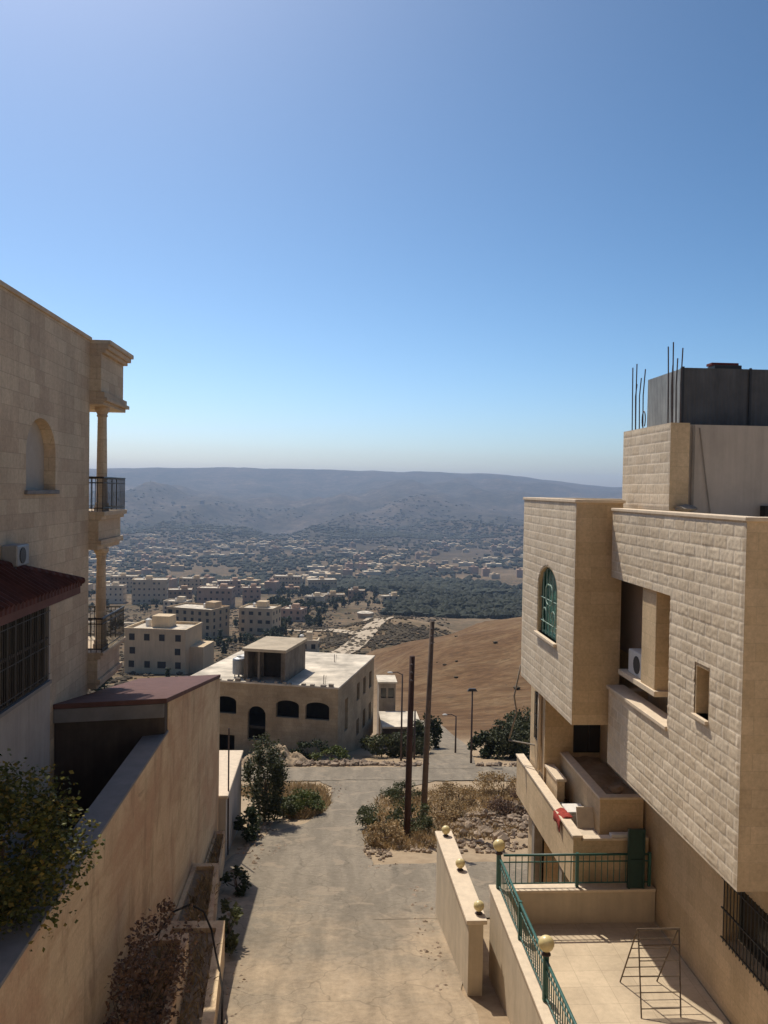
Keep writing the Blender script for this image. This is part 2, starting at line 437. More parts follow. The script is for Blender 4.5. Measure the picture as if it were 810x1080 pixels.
# ------------------------------------------------------------------ masonry helpers
BW, BH = .50, .23
def hole_rects(u0, u1, v0, v1, holes):
    us = sorted({u0,u1,*[h[0] for h in holes],*[h[1] for h in holes]}); vs_ = sorted({v0,v1,*[h[2] for h in holes],*[h[3] for h in holes]})
    us = [u for u in us if u0 <= u <= u1]; vs_ = [v for v in vs_ if v0 <= v <= v1]; out = []
    for va, vb in zip(vs_, vs_[1:]):
        run = None
        for ua, ub in zip(us, us[1:]):
            cu, cv = (ua+ub)/2, (va+vb)/2
            solid = not any(h[0] < cu < h[1] and h[2] < cv < h[3] for h in holes)
            if solid: run = (run[0] if run else ua, ub)
            if not solid and run: out.append((*run, va, vb)); run = None
        if run: out.append((*run, va, vb))
    return out
def arch_fill(h):        # the two corner pieces above an arch of rise h[4] inside hole h
    u0, u1, v0, v1, rise = h; c = (u0+u1)/2; a = (u1-u0)/2; sp = v1-rise; L = []; Rr = []
    n = 10
    for i in range(n+1):
        q = PI/2*i/n
        L.append((c-a*math.cos(q), sp+rise*math.sin(q))); Rr.append((c+a*math.cos(q), sp+rise*math.sin(q)))
    return L+[(u0,v1)], Rr+[(u1,v1)]
def wall_x(mb, x0, x1, u0, u1, v0, v1, holes=()):
    for a,b,c,d in hole_rects(u0,u1,v0,v1,holes): mb.box(x0,x1,a,b,c,d)
    for h in holes:
        if len(h) > 4:
            for p in arch_fill(h): mb.prism_x(p, x0, x1)
def wall_y(mb, y0, y1, u0, u1, v0, v1, holes=()):
    for a,b,c,d in hole_rects(u0,u1,v0,v1,holes): mb.box(a,b,y0,y1,c,d)
    for h in holes:
        if len(h) > 4:
            for p in arch_fill(h): mb.prism_y(p, y0, y1)
def rock_panel(mb, X, u0, u1, v0, v1, amp, holes=(), step=.028, edge=.07, outer=None):
    """rock-faced courses: a real relief on the street side of the wall at x = X"""
    nu = max(2, int((u1-u0)/step)); nv = max(2, int((v1-v0)/step)); vs = []
    def inside(u, v):
        for h in holes:
            if h[0]-.05 < u < h[1]+.05 and h[2]-.05 < v < h[3]+.05:
                if len(h) > 4 and v > h[3]-h[4]:
                    c = (h[0]+h[1])/2; a = (h[1]-h[0])/2+.05
                    if ((u-c)/a)**2+((v-(h[3]-h[4]))/(h[4]+.05))**2 < 1: return True
                else: return True
        return False
    for j in range(nv+1):
        v = v0+(v1-v0)*j/nv
        for i in range(nu+1):
            u = u0+(u1-u0)*i/nu; g = u+X
            row = math.floor(v/BH); off = BW*.5 if row % 2 == 0 else 0
            col = math.floor((g+off)/BW); s = (g+off)-col*BW; t = v-row*BH
            e = min(s, BW-s, t, BH-t)
            rnd = (math.sin(row*12.9898+col*78.233)*43758.5453) % 1
            k = .15+.85*sstep(0, .03, e)
            d = amp*k*(.6+.35*rnd+.3*noise.noise(Vector((g*4.6, v*6, 3.1)))+.5*noise.noise(Vector((g*15, v*17, row))))
            o_ = outer or (u0,u1,v0,v1); m = min(u-o_[0], o_[1]-u, v-o_[2], o_[3]-v)
            d = max(0, d)*sstep(edge*.6, edge*1.2, m)+.004
            vs.append((X-d, u, v))
    fs = []; w = nu+1
    for j in range(nv):
        for i in range(nu):
            if holes and inside(u0+(u1-u0)*(i+.5)/nu, v0+(v1-v0)*(j+.5)/nv): continue
            a = j*w+i; fs.append((a, a+w, a+w+1, a+1))
    mb.add(vs, fs)

# ------------------------------------------------------------------ RIGHT HOUSE
H = thing('stone_house', 'big unfinished pale stone house on the right with rock-faced overhanging blocks', 'house', (7.7,18,-12))
b = MB()
slot = (14.62,15.14,-4.0,-3.12); logg = (16.4,20.0,-4.68,-2.0)
wall_x(b, 6.7, 7.0, 13.4, 20.0, -6.48, -.42, [slot, logg])
b.box(7.0,12.8,13.4,13.7,-6.48,-.42)                 # wall facing the camera
b.box(7.0,12.5,19.7,20.0,-6.48,-4.68); b.box(7.0,12.5,19.7,20.0,-2.0,-.42)
b.box(12.5,12.8,13.7,22.5,-6.48,-.42)
b.build('wall', M['stone_flat'], H)
b = MB(); OUT = (13.4,20.0,-6.48,-.42); rock_panel(b, 6.7, 13.4, 16.4, -6.48, -.42, .015, [slot], edge=.06, outer=OUT)
rock_panel(b, 6.7, 16.4, 20.0, -6.48, -4.68, .015, outer=OUT); rock_panel(b, 6.7, 16.4, 20.0, -2.0, -.42, .015, outer=OUT)
b.build('rock_facing', M['stone'], H, smooth=True)
b = MB(); b.box(6.66,7.05,13.36,20.03,-.42,-.35); b.box(7.05,12.85,13.36,13.75,-.42,-.35)
b.build('roof_coping', M['coping'], H, bevel=.012)
b = MB(); b.box(6.64,7.08,16.4,20.03,-4.68,-4.60); b.build('balcony_coping', M['coping'], H, bevel=.012)
b = MB(); b.box(7.0,12.5,13.7,19.7,-.95,-.75); b.build('roof', M['roofcream'], H)
b = MB(); b.box(7.0,12.5,13.7,19.7,-6.48,-6.2); b.build('floor_slab', M['conc'], H)
# slot window
w = MB(); w.box(7.0,7.06,14.55,15.2,-4.05,-3.05); w = w.build('window', M['shutter'], H)
b = MB(); b.box(6.62,6.99,14.58,15.18,-4.06,-4.0); b.build('sill', M['coping'], w)
b = MB(); b.box(6.985,6.998,14.86,14.9,-4.0,-3.12); b.build('frame', M['iron'], w)
# loggia
b = MB(); b.box(7.55,7.8,13.9,22.4,-6.2,-2.05); b.box(6.9,7.55,16.1,16.4,-6.2,-.95); b.build('loggia_wall', M['stone_flat'], H)
b = MB(); b.box(6.78,7.55,17.35,18.15,-4.1,-1.999); b.build('pier', M['stone_flat'], H, bevel=.01)
b = MB(); b.box(6.74,7.55,17.25,19.5,-4.22,-4.1); b.build('ledge', M['coping'], H, bevel=.01)
b = MB(); b.box(7.45,7.55,18.3,21.5,-4.0,-2.1); b.build('shutter', M['shutter'], H)
b = MB(); b.box(7.0,7.55,20.0,22.4,-2.05,-1.9); b.build('lintel', M['stone_flat'], H)
ac = thing('air_conditioner', 'white box unit sitting on the ledge inside the stone loggia', 'air conditioner', (7.05,18.75,-4.1))
b = MB(); b.box(6.85,7.25,18.3,19.15,-4.1,-3.55); b.build('casing', M['whiteplastic'], ac, bevel=.03)
b = MB(); b.lathe((6.845,18.6,-3.83),[(.2,0),(.2,.01)],16); b.v = [(6.85-(z+3.83), 18.6+(y-18.6), -3.83+(x-6.845)) for x,y,z in b.v]; b.build('fan_grille', M['iron'], ac)
# far block
arch = (21.88,23.9,-3.95,-2.04,.62)
b = MB(); wall_x(b, 5.9, 6.2, 20.3, 25.9, -5.65, -.24, [arch]); b.box(6.2,7.05,20.3,20.6,-5.65,-.24); b.box(6.2,9.5,25.6,25.9,-5.65,-.24)
b.box(6.2,9.5,20.6,25.6,-5.65,-5.4); b.box(7.05,9.5,22.4,22.7,-5.4,-.24)
b.build('bay_wall', M['stone_flat'], H)
b = MB(); rock_panel(b, 5.9, 20.3, 25.9, -5.65, -.24, .010, [arch], edge=.06); b.build('bay_rock_facing', M['stone'], H, smooth=True)
b = MB(); b.box(5.86,6.24,20.26,25.94,-.24,-.16); b.box(6.24,7.1,20.26,20.64,-.24,-.16); b.box(6.24,9.5,25.56,25.94,-.24,-.16); b.build('bay_coping', M['coping'], H, bevel=.012)
b = MB(); b.box(6.2,9.5,20.6,25.6,-.8,-.6); b.build('bay_roof', M['roofcream'], H)
# arched window
def arch_poly(h, g=0, n=12):
    u0,u1,v0,v1,rise = h; c=(u0+u1)/2; a=(u1-u0)/2-g; sp=v1-rise; p=[(c-a,v0+g),(c+a,v0+g)]
    for i in range(n+1):
        q = PI*i/n; p.append((c+a*math.cos(q), sp+(rise-g)*math.sin(q)))
    return p
w = MB(); w.prism_x(arch_poly(arch,.02), 6.08, 6.1); w = w.build('arched_window', M['greenglass'], H)
b = MB(); P0 = arch_poly(arch, .0); P1 = arch_poly(arch, .07); n = len(P0)
for i in range(n):
    j = (i+1)%n
    b.loft([(6.0,*P0[i]),(6.0,*P0[j]),(6.0,*P1[j]),(6.0,*P1[i])], [(6.07,*P0[i]),(6.07,*P0[j]),(6.07,*P1[j]),(6.07,*P1[i])])
b.build('frame', M['green'], w)
b = MB(); cy, cz = 22.89, -2.75
gl = m_plain('pale_green_iron', (.30,.40,.34), .1, 6, bumps=0)
for yy in (22.2,22.55,22.89,23.23,23.58): b.tube([(5.97,yy,-3.93),(5.97,yy,-2.6 + .5*math.sqrt(max(0,1-((yy-cy)/1.0)**2)))], .013, 6)
for zz in (-3.6,-2.95): b.tube([(5.97,21.9,zz),(5.97,23.88,zz)], .013, 6)
for sgn in (-1,1):
    b.tube([(5.95, cy+sgn*(.1+.28*math.sin(t)), cz-.05+.28*-math.cos(t)) for t in [i*.3 for i in range(13)]], .018, 6)
    b.tube([(5.95, cy+sgn*(.45+.2*math.sin(t)), -3.4+.2*-math.cos(t)) for t in [i*.4 for i in range(13)]], .016, 6)
b.build('grille', gl, w)
b = MB(); b.box(5.8,6.08,21.8,23.98,-4.03,-3.95); b.build('sill', M['coping'], w, bevel=.01)
# rooftop room
b = MB(); b.box(7.3,7.6,18.1,21.1,-.75,1.55); b.box(7.6,7.72,18.1,18.45,-.75,1.55); b.box(7.6,12.8,20.8,21.1,-.75,1.5); b.build('rooftop_wall', M['stone_flat'], H)
b = MB(); rock_panel(b, 7.3, 18.1, 21.1, -.35, 1.55, .010, edge=.06); b.build('rooftop_rock_facing', M['stone'], H, smooth=True)
b = MB(); b.box(7.72,12.8,18.14,18.4,-.75,1.52); b.build('plaster_wall', M['plaster'], H)
b = MB(); b.box(7.6,12.8,18.4,20.8,1.3,1.52); b.build('rooftop_slab', M['conc'], H)
b = MB(); b.tube([(7.80,18.09,-.35),(7.80,18.09,1.5)], .035, 8); b.build('drainpipe', M['conc'], H)
b = MB(); b.tube([(7.95,18.12,1.45),(8.02,18.1,.9),(8.12,18.1,.2),(8.22,18.1,-.4)], .014, 6); b.build('cable', M['conc'], H)
b = MB(); b.box(9.35,10.6,17.9,18.13,-.75,-.22); b.build('vent', M['void'], H)
for (cx, cyy, top, nm) in ((7.45,20.55,3.15,0),(7.45,18.3,3.3,1)):
    for dx, dy, dt in ((-.09,-.12,0),(.09,-.12,-.12),(-.09,.12,-.05),(.09,.12,-.3),(0,.14,-.45)):
        b = MB(); b.tube([(cx+dx,cyy+dy,1.5),(cx+dx+.02*dt,cyy+dy+.03,2.4),(cx+dx*1.15-.05*dt,cyy+dy*1.2+.04*nm,top+dt)], .014, 6); b.build('rebar', M['rust'], H)
b = MB(); b.tube([(7.45+.02*math.cos(t),20.15+.16*math.cos(t),1.78+.2*math.sin(t)) for t in [i*PI/10 for i in range(-4,14)]], .014, 6); b.build('rebar', M['rust'], H)
b = MB(); b.lump((7.6,17.95,-.3),.22,.3,.08,random.Random(3),2); b.build('cement_heap', M['conc'], H)
# tank enclosure on the roof
T = thing('tank_enclosure', 'dark corrugated sheet enclosure standing on the rooftop room', 'enclosure', (10,20,1.55))
b = MB()
def corr_x(x, y0, y1, z0, z1, side):
    n = int(abs(y1-y0)/.05)
    for i in range(n):
        a = y0+(y1-y0)*i/n; c = y0+(y1-y0)*(i+1)/n; o1 = .012*(i%2); o2 = .012*((i+1)%2)
        b.loft([(x-o1,a,z0),(x+.02-o1,a,z0),(x+.02-o2,c,z0),(x-o2,c,z0)], [(x-o1,a,z1),(x+.02-o1,a,z1),(x+.02-o2,c,z1),(x-o2,c,z1)])
corr_x(8.0,19.36,21.4,1.56,2.9,0); b.build('side_panel', M['sheet'], T)
b = MB()
for i in range(84):
    a = 8.0+i*.054; c = a+.054; o1=.012*(i%2); o2=.012*((i+1)%2)
    b.loft([(a,19.35-o1,1.53),(a,19.37-o1,1.53),(c,19.37-o2,1.53),(c,19.35-o2,1.53)], [(a,19.35-o1,2.93),(a,19.37-o1,2.93),(c,19.37-o2,2.93),(c,19.35-o2,2.93)])
b.build('front_panel', m_plain('shade_dark_sheet', (.115,.113,.112), .25, 2, rough=.6, streaks=.3), T)  # same sheet as the side, colour darkened for the shaded front
b = MB(); b.box(8.0,12.5,19.4,21.4,2.86,2.9); b.box(12.48,12.5,19.4,21.4,1.56,2.86); b.build('cover', M['sheet'], T)
for x in (8.02,9.62,11.1): b = MB(); b.box(x,x+.05,19.3,19.335,1.54,2.95); b.build('post', M['iron'], T)
bx = thing('roof_box', 'small red and black box lying on top of the dark sheet enclosure', 'box', (9.2,19.6,2.93))
b = MB(); b.box(8.85,9.5,19.45,19.85,2.931,3.03); b.build('tray', M['iron'], bx, bevel=.01)
b = MB(); b.box(8.8,9.45,19.5,19.8,3.03,3.09); b.build('lid', m_plain('dull_red', (.13,.03,.028), .2, 8), bx, bevel=.01)
# lower storeys
DX = .30
b = MB(); gw = (13.5,16.5,-8.95,-7.6)
wall_x(b, 7.7, 8.0, 9, 20.4, -10.4, -6.48, [gw]); b.box(7.7,8.0,20.4,24.6,-13.8,-5.65); b.box(6.05,8.0,24.6,24.9,-13.8,-5.65)
lw = (25.05,25.75,-7.55,-6.1); wall_x(b, 6.05, 6.3, 24.9, 26.4, -13.8, -5.65, [lw]); b.box(6.3,8.5,26.15,26.4,-13.8,-5.65)
b.build('lower_wall', M['stone_flat'], H)
g = MB(); g.box(8.05,8.1,13.4,16.6,-9,-7.5); g = g.build('window', M['glass'], H)
b = MB()
for i in range(22): b.tube([(7.66,13.55+i*.138,-8.97),(7.66,13.55+i*.138,-7.55)], .012, 6)
for zz in (-8.9,-8.3,-7.7): b.box(7.645,7.675,13.45,16.55,zz-.012,zz+.012)
b.build('grille', M['iron'], g)
g = MB(); g.box(6.9,7.69,24.55,24.597,-7.65,-5.75); g = g.build('window', M['glass'], H)
b = MB(); b.tube([(7.35,24.53,-7.6),(7.35,24.53,-5.8)], .02, 6); b.build('frame', M['iron'], g)
g = MB(); g.box(6.2,6.24,25.05,25.75,-7.55,-6.1); g = g.build('window', M['glass'], H)
b = MB()
for i in range(6): b.tube([(6.02,25.05+i*.14,-7.55),(6.02,25.05+i*.14,-6.1)], .014, 6)
for zz in (-7.5,-7.15,-6.8,-6.45,-6.15): b.box(6.01,6.035,25.05,25.75,zz-.012,zz+.012)
b.build('grille', M['iron'], g)
b = MB(); b.tube([(5.98,24.98,-5.66),(5.98,24.98,-8.3)], .06, 10); b.build('column', M['coping'], H, smooth=True)
b = MB(); b.tube([(5.66,26.2,-5.4),(5.48,26.25,-6.4),(5.56,26.2,-6.9),(5.36,26.3,-7.75)], .028, 8); b.tube([(5.35,26.3,-7.8),(7.2,24.98,-7.8)], .025, 8); b.build('awning_frame', M['conc'], H, smooth=True)
DX = .25
# slab shelf filled with dirt
b = MB(); b.box(6.58,6.78,20.85,24.55,-8.75,-7.69); b.box(6.78,7.69,20.85,21.05,-8.75,-7.69); b.box(6.78,7.69,21.05,24.55,-8.75,-8.4); b.build('planter_wall', M['stone_flat'], H)
b = MB(); b.box(6.55,6.81,20.82,24.57,-7.69,-7.63); b.box(6.81,7.69,20.82,21.08,-7.69,-7.63); b.build('planter_coping', M['coping'], H, bevel=.01)
b = MB(); n=24; vs=[]; fs=[]
for j in range(n+1):
    for i in range(9):
        x = 6.785+i*.113; yv = 21.06+j*3.48/n; vs.append((x,yv,-7.78+.12*noise.noise(Vector((x*3,yv*3,1)))))
for j in range(n):
    for i in range(8): a=j*9+i; fs.append((a,a+1,a+10,a+9))
b.add(vs,fs); b.build('soil', M['dirt_fill'], H, smooth=True)
# balcony
BAL = [(5.8,20.45),(5.8,26.9)]
b = MB(); b.box(5.8,6.0,20.45,26.9,-9.7,-8.48); b.box(6.0,7.69,20.45,20.62,-9.7,-8.56); b.box(6.0,7.69,20.62,26.9,-9.75,-9.05); b.build('balcony', M['stone_flat'], H)
b = MB(); b.box(5.77,6.03,20.42,26.93,-8.48,-8.42); b.box(6.03,7.69,20.42,20.66,-8.56,-8.5); b.build('balcony_coping', M['coping'], H, bevel=.01)
b = MB(); b.box(6.15,6.36,23.3,26.1,-9.5,-8.08); b.build('inner_parapet', M['stone_flat'], H)
b = MB(); b.box(6.11,6.4,23.26,26.1,-8.08,-8.0); b.build('inner_coping', M['coping'], H, bevel=.01)
for yy in (21.6,24.6): b = MB(); b.box(5.85,6.15,yy,yy+.3,-13.8,-9.75); b.build('column', M['conc'], H)
# junk on the balcony
b = MB(); b.lathe((0,0,0), [(.22,-.09),(.33,-.1),(.37,-.05),(.37,.05),(.33,.1),(.22,.09),(.2,0),(.22,-.09)], 24)
b.v = [(6.28+x, 22.75+y*.9+.0*z, -8.72+.55*y*.35+z) for x,y,z in b.v]
tag(b.build('tyre', M['rubber'], smooth=True, at=(6.28,22.75,-8.9)), 'black tyre lying among junk on the lower stone balcony', 'tyre')
jb = thing('storage_bin', 'white plastic bin box standing on the lower stone balcony by the red cloth', 'bin', (6.3,22.1,-9.05))
b = MB(); b.loft([(6.06,21.85,-9.05),(6.5,21.85,-9.05),(6.5,22.35,-9.05),(6.06,22.35,-9.05)], [(6.04,21.8,-8.42),(6.54,21.8,-8.42),(6.54,22.4,-8.42),(6.04,22.4,-8.42)]); b.build('tub', M['whiteplastic'], jb, bevel=.03)
b = MB(); b.box(6.03,6.55,21.79,22.41,-8.42,-8.36); b.build('lid', M['white'], jb, bevel=.02)
b = MB(); vs=[]; fs=[]; N=14
for j in range(N+1):
    for i in range(9):
        t=i/8; yv=21.5+j*.62/N
        x = 5.72+.34*min(1,t*1.3); z = (-8.395 if t>.35 else -8.395-.42*(.35-t)/.35*(.7+.5*noise.noise(Vector((yv*3,0,0))))) + .03*noise.noise(Vector((yv*7,t*5,2))) + .02
        if t < .35: x = 5.74-.03*(.35-t)
        vs.append((x,yv,z))
for j in range(N):
    for i in range(8): a=j*9+i; fs.append((a,a+1,a+10,a+9))
b.add(vs,fs); o=b.build('cloth', M['redcloth'], smooth=True, at=(5.9,21.8,-8.4)); m=o.modifiers.new('thick','SOLIDIFY'); m.thickness=.015
tag(o, 'crumpled red cloth draped over the balcony coping', 'cloth')
ch = thing('pale_chair', 'pale broken chair with boards leaning in the lower balcony corner', 'chair', (6.4,21.1,-9.05))
b = MB(); b.box(6.15,6.6,20.85,21.3,-8.65,-8.59); b.build('seat', M['cardboard'], ch, bevel=.01)
b = MB(); b.loft([(6.15,21.28,-8.59),(6.6,21.28,-8.59),(6.6,21.32,-8.59),(6.15,21.32,-8.59)], [(6.15,21.45,-8.1),(6.6,21.45,-8.1),(6.6,21.49,-8.1),(6.15,21.49,-8.1)]); b.build('backrest', M['cardboard'], ch)
for x in (6.17,6.55):
    for yv in (20.87,21.25): b = MB(); b.box(x,x+.04,yv,yv+.04,-9.05,-8.65); b.build('leg', M['rack'], ch)
for (x0,yv,l,mat,lab) in ((6.75,20.45,.5,'white','long white plank lying on the coping at the balcony corner'),(7.3,20.46,.22,'cardboard','short pale block lying on the coping beside the white plank')):
    b = MB(); b.box(x0,x0+l,yv,yv+.18,-8.498,-8.42 if l>.3 else -8.34); tag(b.build('plank' if l>.3 else 'stone_block', M[mat], bevel=.01, at=(x0,yv,-8.498)), lab, 'plank' if l>.3 else 'block')
b = MB(); b.lump((7.15,21.35,-7.62),.2,.16,.1,random.Random(5),2,.3); tag(b.build('loose_stone', M['rock'], at=(7.15,21.35,-7.7)), 'pale loose stone on the edge of the dirt filled planter', 'stone')

# ------------------------------------------------------------------ TERRACE
DX = .28
TR = thing('terrace', 'sandy walled terrace at lower right below the stone house', 'terrace', (5.8,16,-12))
b = MB(); b.box(3.98,7.69,6,20.02,-10.75,-10.4); b.build('floor', M['sandy'], TR)
b = MB(); b.box(3.7,3.98,6,20.3,-13.6,-9.64); b.box(3.98,7.69,20.02,20.3,-13.6,-9.64); b.build('wall', M['cream'], TR)
b = MB(); b.box(3.66,4.03,6,20.34,-9.64,-9.57); b.box(4.03,7.69,19.98,20.34,-9.64,-9.57); b.build('coping', M['coping'], TR, bevel=.012)
def railing(name, label, p0, p1, z0, z1, mat, spacing=.15, mid=True, posts=()):
    p0 = Vector(p0); p1 = Vector(p1); d = p1-p0; L = d.length
    r = thing(name, label, 'railing', (*((p0+p1)/2), z0))
    def bar(z, rad):
        b = MB(); b.tube([(*p0,z),(*p1,z)], rad, 8); return b
    bar(z1, .03).build('top_rail', mat, r, smooth=True)
    if mid: bar(z1-.17, .018).build('rail', mat, r); bar(z0+.1, .018).build('rail', mat, r)
    b = MB(); n = int(L/spacing)
    for i in range(1, n):
        q = p0+d*i/n; b.tube([(*q,z0+.1),(*q,z1)], .011, 6)
    b.build('balusters', mat, r)
    for t in posts:
        q = p0+d*t; b = MB(); b.box(q.x-.035,q.x+.035,q.y-.035,q.y+.035,z0,z1+.04); b.build('post', mat, r)
    return r
railing('railing', 'green metal railing on the far end of the sandy terrace', (3.98,20.16), (7.6,20.16), -9.57, -8.78, M['green'], posts=(.5,.995))
railing('railing', 'long green metal railing along the street side of the sandy terrace', (3.86,20.0), (3.86,7.0), -9.57, -8.78, M['green'], posts=(.17,.335,.5,.67,.84))
gt = thing('gate_leaf', 'tall dark green metal gate leaf beside the far terrace railing', 'gate', (7.2,20.1,-9.57))
b = MB(); b.box(7.05,7.37,20.03,20.06,-9.56,-8.15); b.build('panel', M['darkgreen'], gt)
b = MB(); b.box(7.0,7.05,20.0,20.09,-9.565,-8.12); b.box(7.37,7.41,20.0,20.09,-9.565,-8.12); b.box(7.05,7.37,20.0,20.09,-8.17,-8.12); b.box(7.05,7.37,20.0,20.09,-8.9,-8.86); b.build('frame', M['darkgreen'], gt)
# globe lamps
def globe(x, y, z, label, post=0, r=.17, group=None):
    t = thing('globe_lamp', label, 'lamp', (x,y,z), 0, group)
    if post:
        b = MB(); b.box(x-.05,x+.05,y-.05,y+.05,z,z+post); b.build('post', M['green'], t, bevel=.008)
    b = MB(); b.lathe((x,y,z+post), [(.09,0),(.09,.02),(.05,.04),(.05,.07)], 14); b.build('base', M['rust'], t)
    b = MB(); b.ball((x,y,z+post+.07+r*.93), r); b.build('globe', M['globe'], t, smooth=True)
globe(3.86,20.14,-9.569,'yellow globe lamp on green corner post at far end of the terrace', .84, .145)
globe(3.86,15.6,-9.569,'yellow globe lamp on green post midway along the street side terrace railing', .88, .15)
DX = 0.0
# garden wall in the street
GWt = thing('garden_wall', 'free standing cream garden wall with lamps along the street', 'wall', (3.2,22,-12.5))
b = MB(); b.loft([(3.28,19.2,-12.3),(3.62,19.2,-12.3),(3.60,24.8,-13),(3.24,24.8,-13)], [(3.28,19.2,-9.95),(3.62,19.2,-9.95),(3.60,24.8,-10.17),(3.24,24.8,-10.17)]); b.build('wall', M['cream'], GWt)
b = MB(); b.loft([(3.22,19.15,-9.95),(3.70,19.15,-9.95),(3.68,24.85,-10.17),(3.18,24.85,-10.17)], [(3.22,19.15,-9.85),(3.70,19.15,-9.85),(3.68,24.85,-10.07),(3.18,24.85,-10.07)]); b.build('coping', M['coping'], GWt, bevel=.012)
globe(3.45,24.45,-10.066,'yellow globe lamp on the far end of the cream garden wall', 0, .125)
globe(3.50,22.0,-9.965,'yellow globe lamp on the middle of the cream garden wall', 0, .125)
globe(3.56,19.5,-9.865,'yellow globe lamp on the near end of the cream garden wall', 0, .125)
# clothes rack
RK = thing('clothes_rack', 'rusty A-frame metal clothes rack standing on the sandy terrace', 'rack', (6.7,16.9,-10.4))
for side, (yb, yt) in enumerate(((16.3,16.98),(17.55,17.02))):
    fr = MB()
    for x,xt in ((6.27,6.42),(7.07,7.28)): fr.tube([(x,yb,-10.39),(xt,yt,-8.98)], .016, 8)
    fr.build('leg_frame', M['rack'], RK)
    b = MB()
    for k in range(6):
        t = .1+.18*k; b.tube([(6.27+.15*t,yb+(yt-yb)*t,-10.39+1.41*t),(7.07+.21*t,yb+(yt-yb)*t,-10.39+1.41*t)], .011, 6)
    b.build('rungs', M['rack'], RK)
b = MB(); b.tube([(6.4,17.0,-8.97),(7.3,17.0,-8.97)], .018, 8); b.build('hinge_bar', M['rack'], RK)

# ------------------------------------------------------------------ LEFT HOUSE
LH = thing('left_house', 'tall shaded beige stone house on the left with a columned corner balcony', 'house', (-8,16,-10))
X0 = -6.4
aw = (18.3,20.2,-.13,1.45,.75)
b = MB(); wall_x(b, X0-.4, X0, 6, 22.95, -11, 3.78, [aw]); b.box(-14,X0-.4,22.6,22.95,-12,3.78); b.box(-14,-13.6,6,22.6,-12,3.78); b.box(-13.6,X0-.4,6,6.4,-11,3.78); b.build('wall', M['stone_left'], LH)
b = MB(); b.box(X0-.5,X0+.05,5.95,22.98,3.78,3.88); b.build('roof_edge', M['stone_left'], LH, bevel=.015)
b = MB(); b.box(-13.6,X0-.5,6.4,22.6,3.3,3.5); b.build('roof', M['roofcream'], LH)
w = MB(); w.prism_x(arch_poly(aw,.0), X0-.3, X0-.26); w = w.build('arched_window', m_plain('pale_blind', (.42,.37,.31), .08, 4), LH)
b = MB(); b.box(X0-.25,X0+.07,18.2,20.3,-.22,-.132); b.build('sill', M['slate'], w, bevel=.01)
# corner balcony
XB = -6.05
def tiers(z0, prof, y0=22.96, y1=25.4, x1=-9.6):
    b = MB()
    for o, za, zb in prof: b.box(x1, XB+o, y0, y1+o, z0+za, z0+zb)
    return b
tiers(2.12, [(.0,0,.1),(.09,.1,.2),(.03,.2,.34),(-.06,.34,1.36),(.04,1.36,1.46),(.12,1.46,1.58),(.18,1.58,1.7)]).build('entablature', M['stone_left'], LH, bevel=.012)
for zf, h in ((-.70,1.02),(-4.45,.98)):
    tiers(zf-h, [(-.12,0,.12),(-.03,.12,.26),(-.1,.26,.8),(-.02,.8,.9),(.05,.9,h)]).build('balcony', M['stone_left'], LH, bevel=.012)
def column(z0, z1):
    h = z1-z0
    b = MB(); b.lathe((XB-.22,23.7,z0), [(.2,0),(.2,.1),(.17,.12),(.18,.2),(.14,.24),(.145,.3),(.135,h*.5),(.12,h-.35),(.12,h-.28),(.15,h-.24),(.13,h-.2),(.17,h-.12),(.2,h-.08),(.2,h)], 20)
    b.build('column', M['stone_left'], LH, smooth=False)
column(-.70,2.12); column(-4.45,-1.72)
for zf in (-.70,-4.45):
    r = MB(); z1 = zf+.9
    pts = [(XB-.42,22.98),(XB+.0,22.98),(XB+.0,25.35),(XB-3,25.35)]
    for a, c in zip(pts, pts[1:]):
        for zz, rad in ((z1,.028),(z1-.14,.015),(zf+.09,.015)): r.tube([(*a,zz),(*c,zz)], rad, 6)
        L = math.dist(a,c); n = max(2,int(L/.12))
        for i in range(n+1):
            q = (a[0]+(c[0]-a[0])*i/n, a[1]+(c[1]-a[1])*i/n); r.tube([(*q,zf),(*q,z1)], .012, 5)
    r.build('balcony_railing', M['iron'], LH)
# tiled annex
AX = thing('tiled_porch', 'dark glazed porch with red tiled lean-to roof against the left house', 'porch', (-6.1,14,-8))
b = MB(); RA=(-6.4,6,-1.5); RB=(-6.4,16.6,-1.52); RC=(-5.42,6,-2.1); RD=(-5.42,18.95,-2.1); RE=(-6.4,18.95,-2.1)
b.add([RA,RB,RC,RD,RE]+[(p[0],p[1],p[2]-.1) for p in (RA,RB,RC,RD,RE)], [(0,2,3,1),(1,3,4),(5,6,8,7),(6,9,8),(2,7,8,3),(3,8,9,4),(0,5,7,2)])
rf = b.build('roof', M['tile'], AX)
b = MB()
for i in range(58):
    yy = 6.2+i*.217
    k = max(0,(yy-16.6)/2.35)
    b.tube([(-6.38+.95*k,yy,-1.51-.58*k),(-5.41,yy,-2.1)], .055, 6)
b.tube([(-6.39,16.6,-1.5),(-5.41,18.95,-2.09)], .075, 8)
b.build('tiles', M['tile'], rf)
b = MB(); b.box(-5.5,-5.44,6,18.9,-2.36,-2.201); b.box(-6.4,-5.5,18.84,18.9,-2.36,-2.201); b.build('fascia', M['redwood'], rf)
b = MB(); b.box(-6.1,-5.85,6,18.05,-8.4,-4.05); b.box(-6.4,-5.85,18.05,18.2,-8.4,-2.25); b.build('wall', m_plain('pale_grey_render', (.36,.33,.30), .15, 1.5, streaks=.2), AX)
b = MB(); b.box(-5.9,-5.86,6,17.9,-4.05,-2.25); g = b.build('window', M['glass'], AX)
b = MB()
for i in range(30):
    yy = 6.1+i*.4; b.box(-5.85,-5.81,yy,yy+.05,-4.05,-2.25)
for zz in (-4.05,-3.2,-2.35): b.box(-5.855,-5.815,6,17.95,zz,zz+.05)
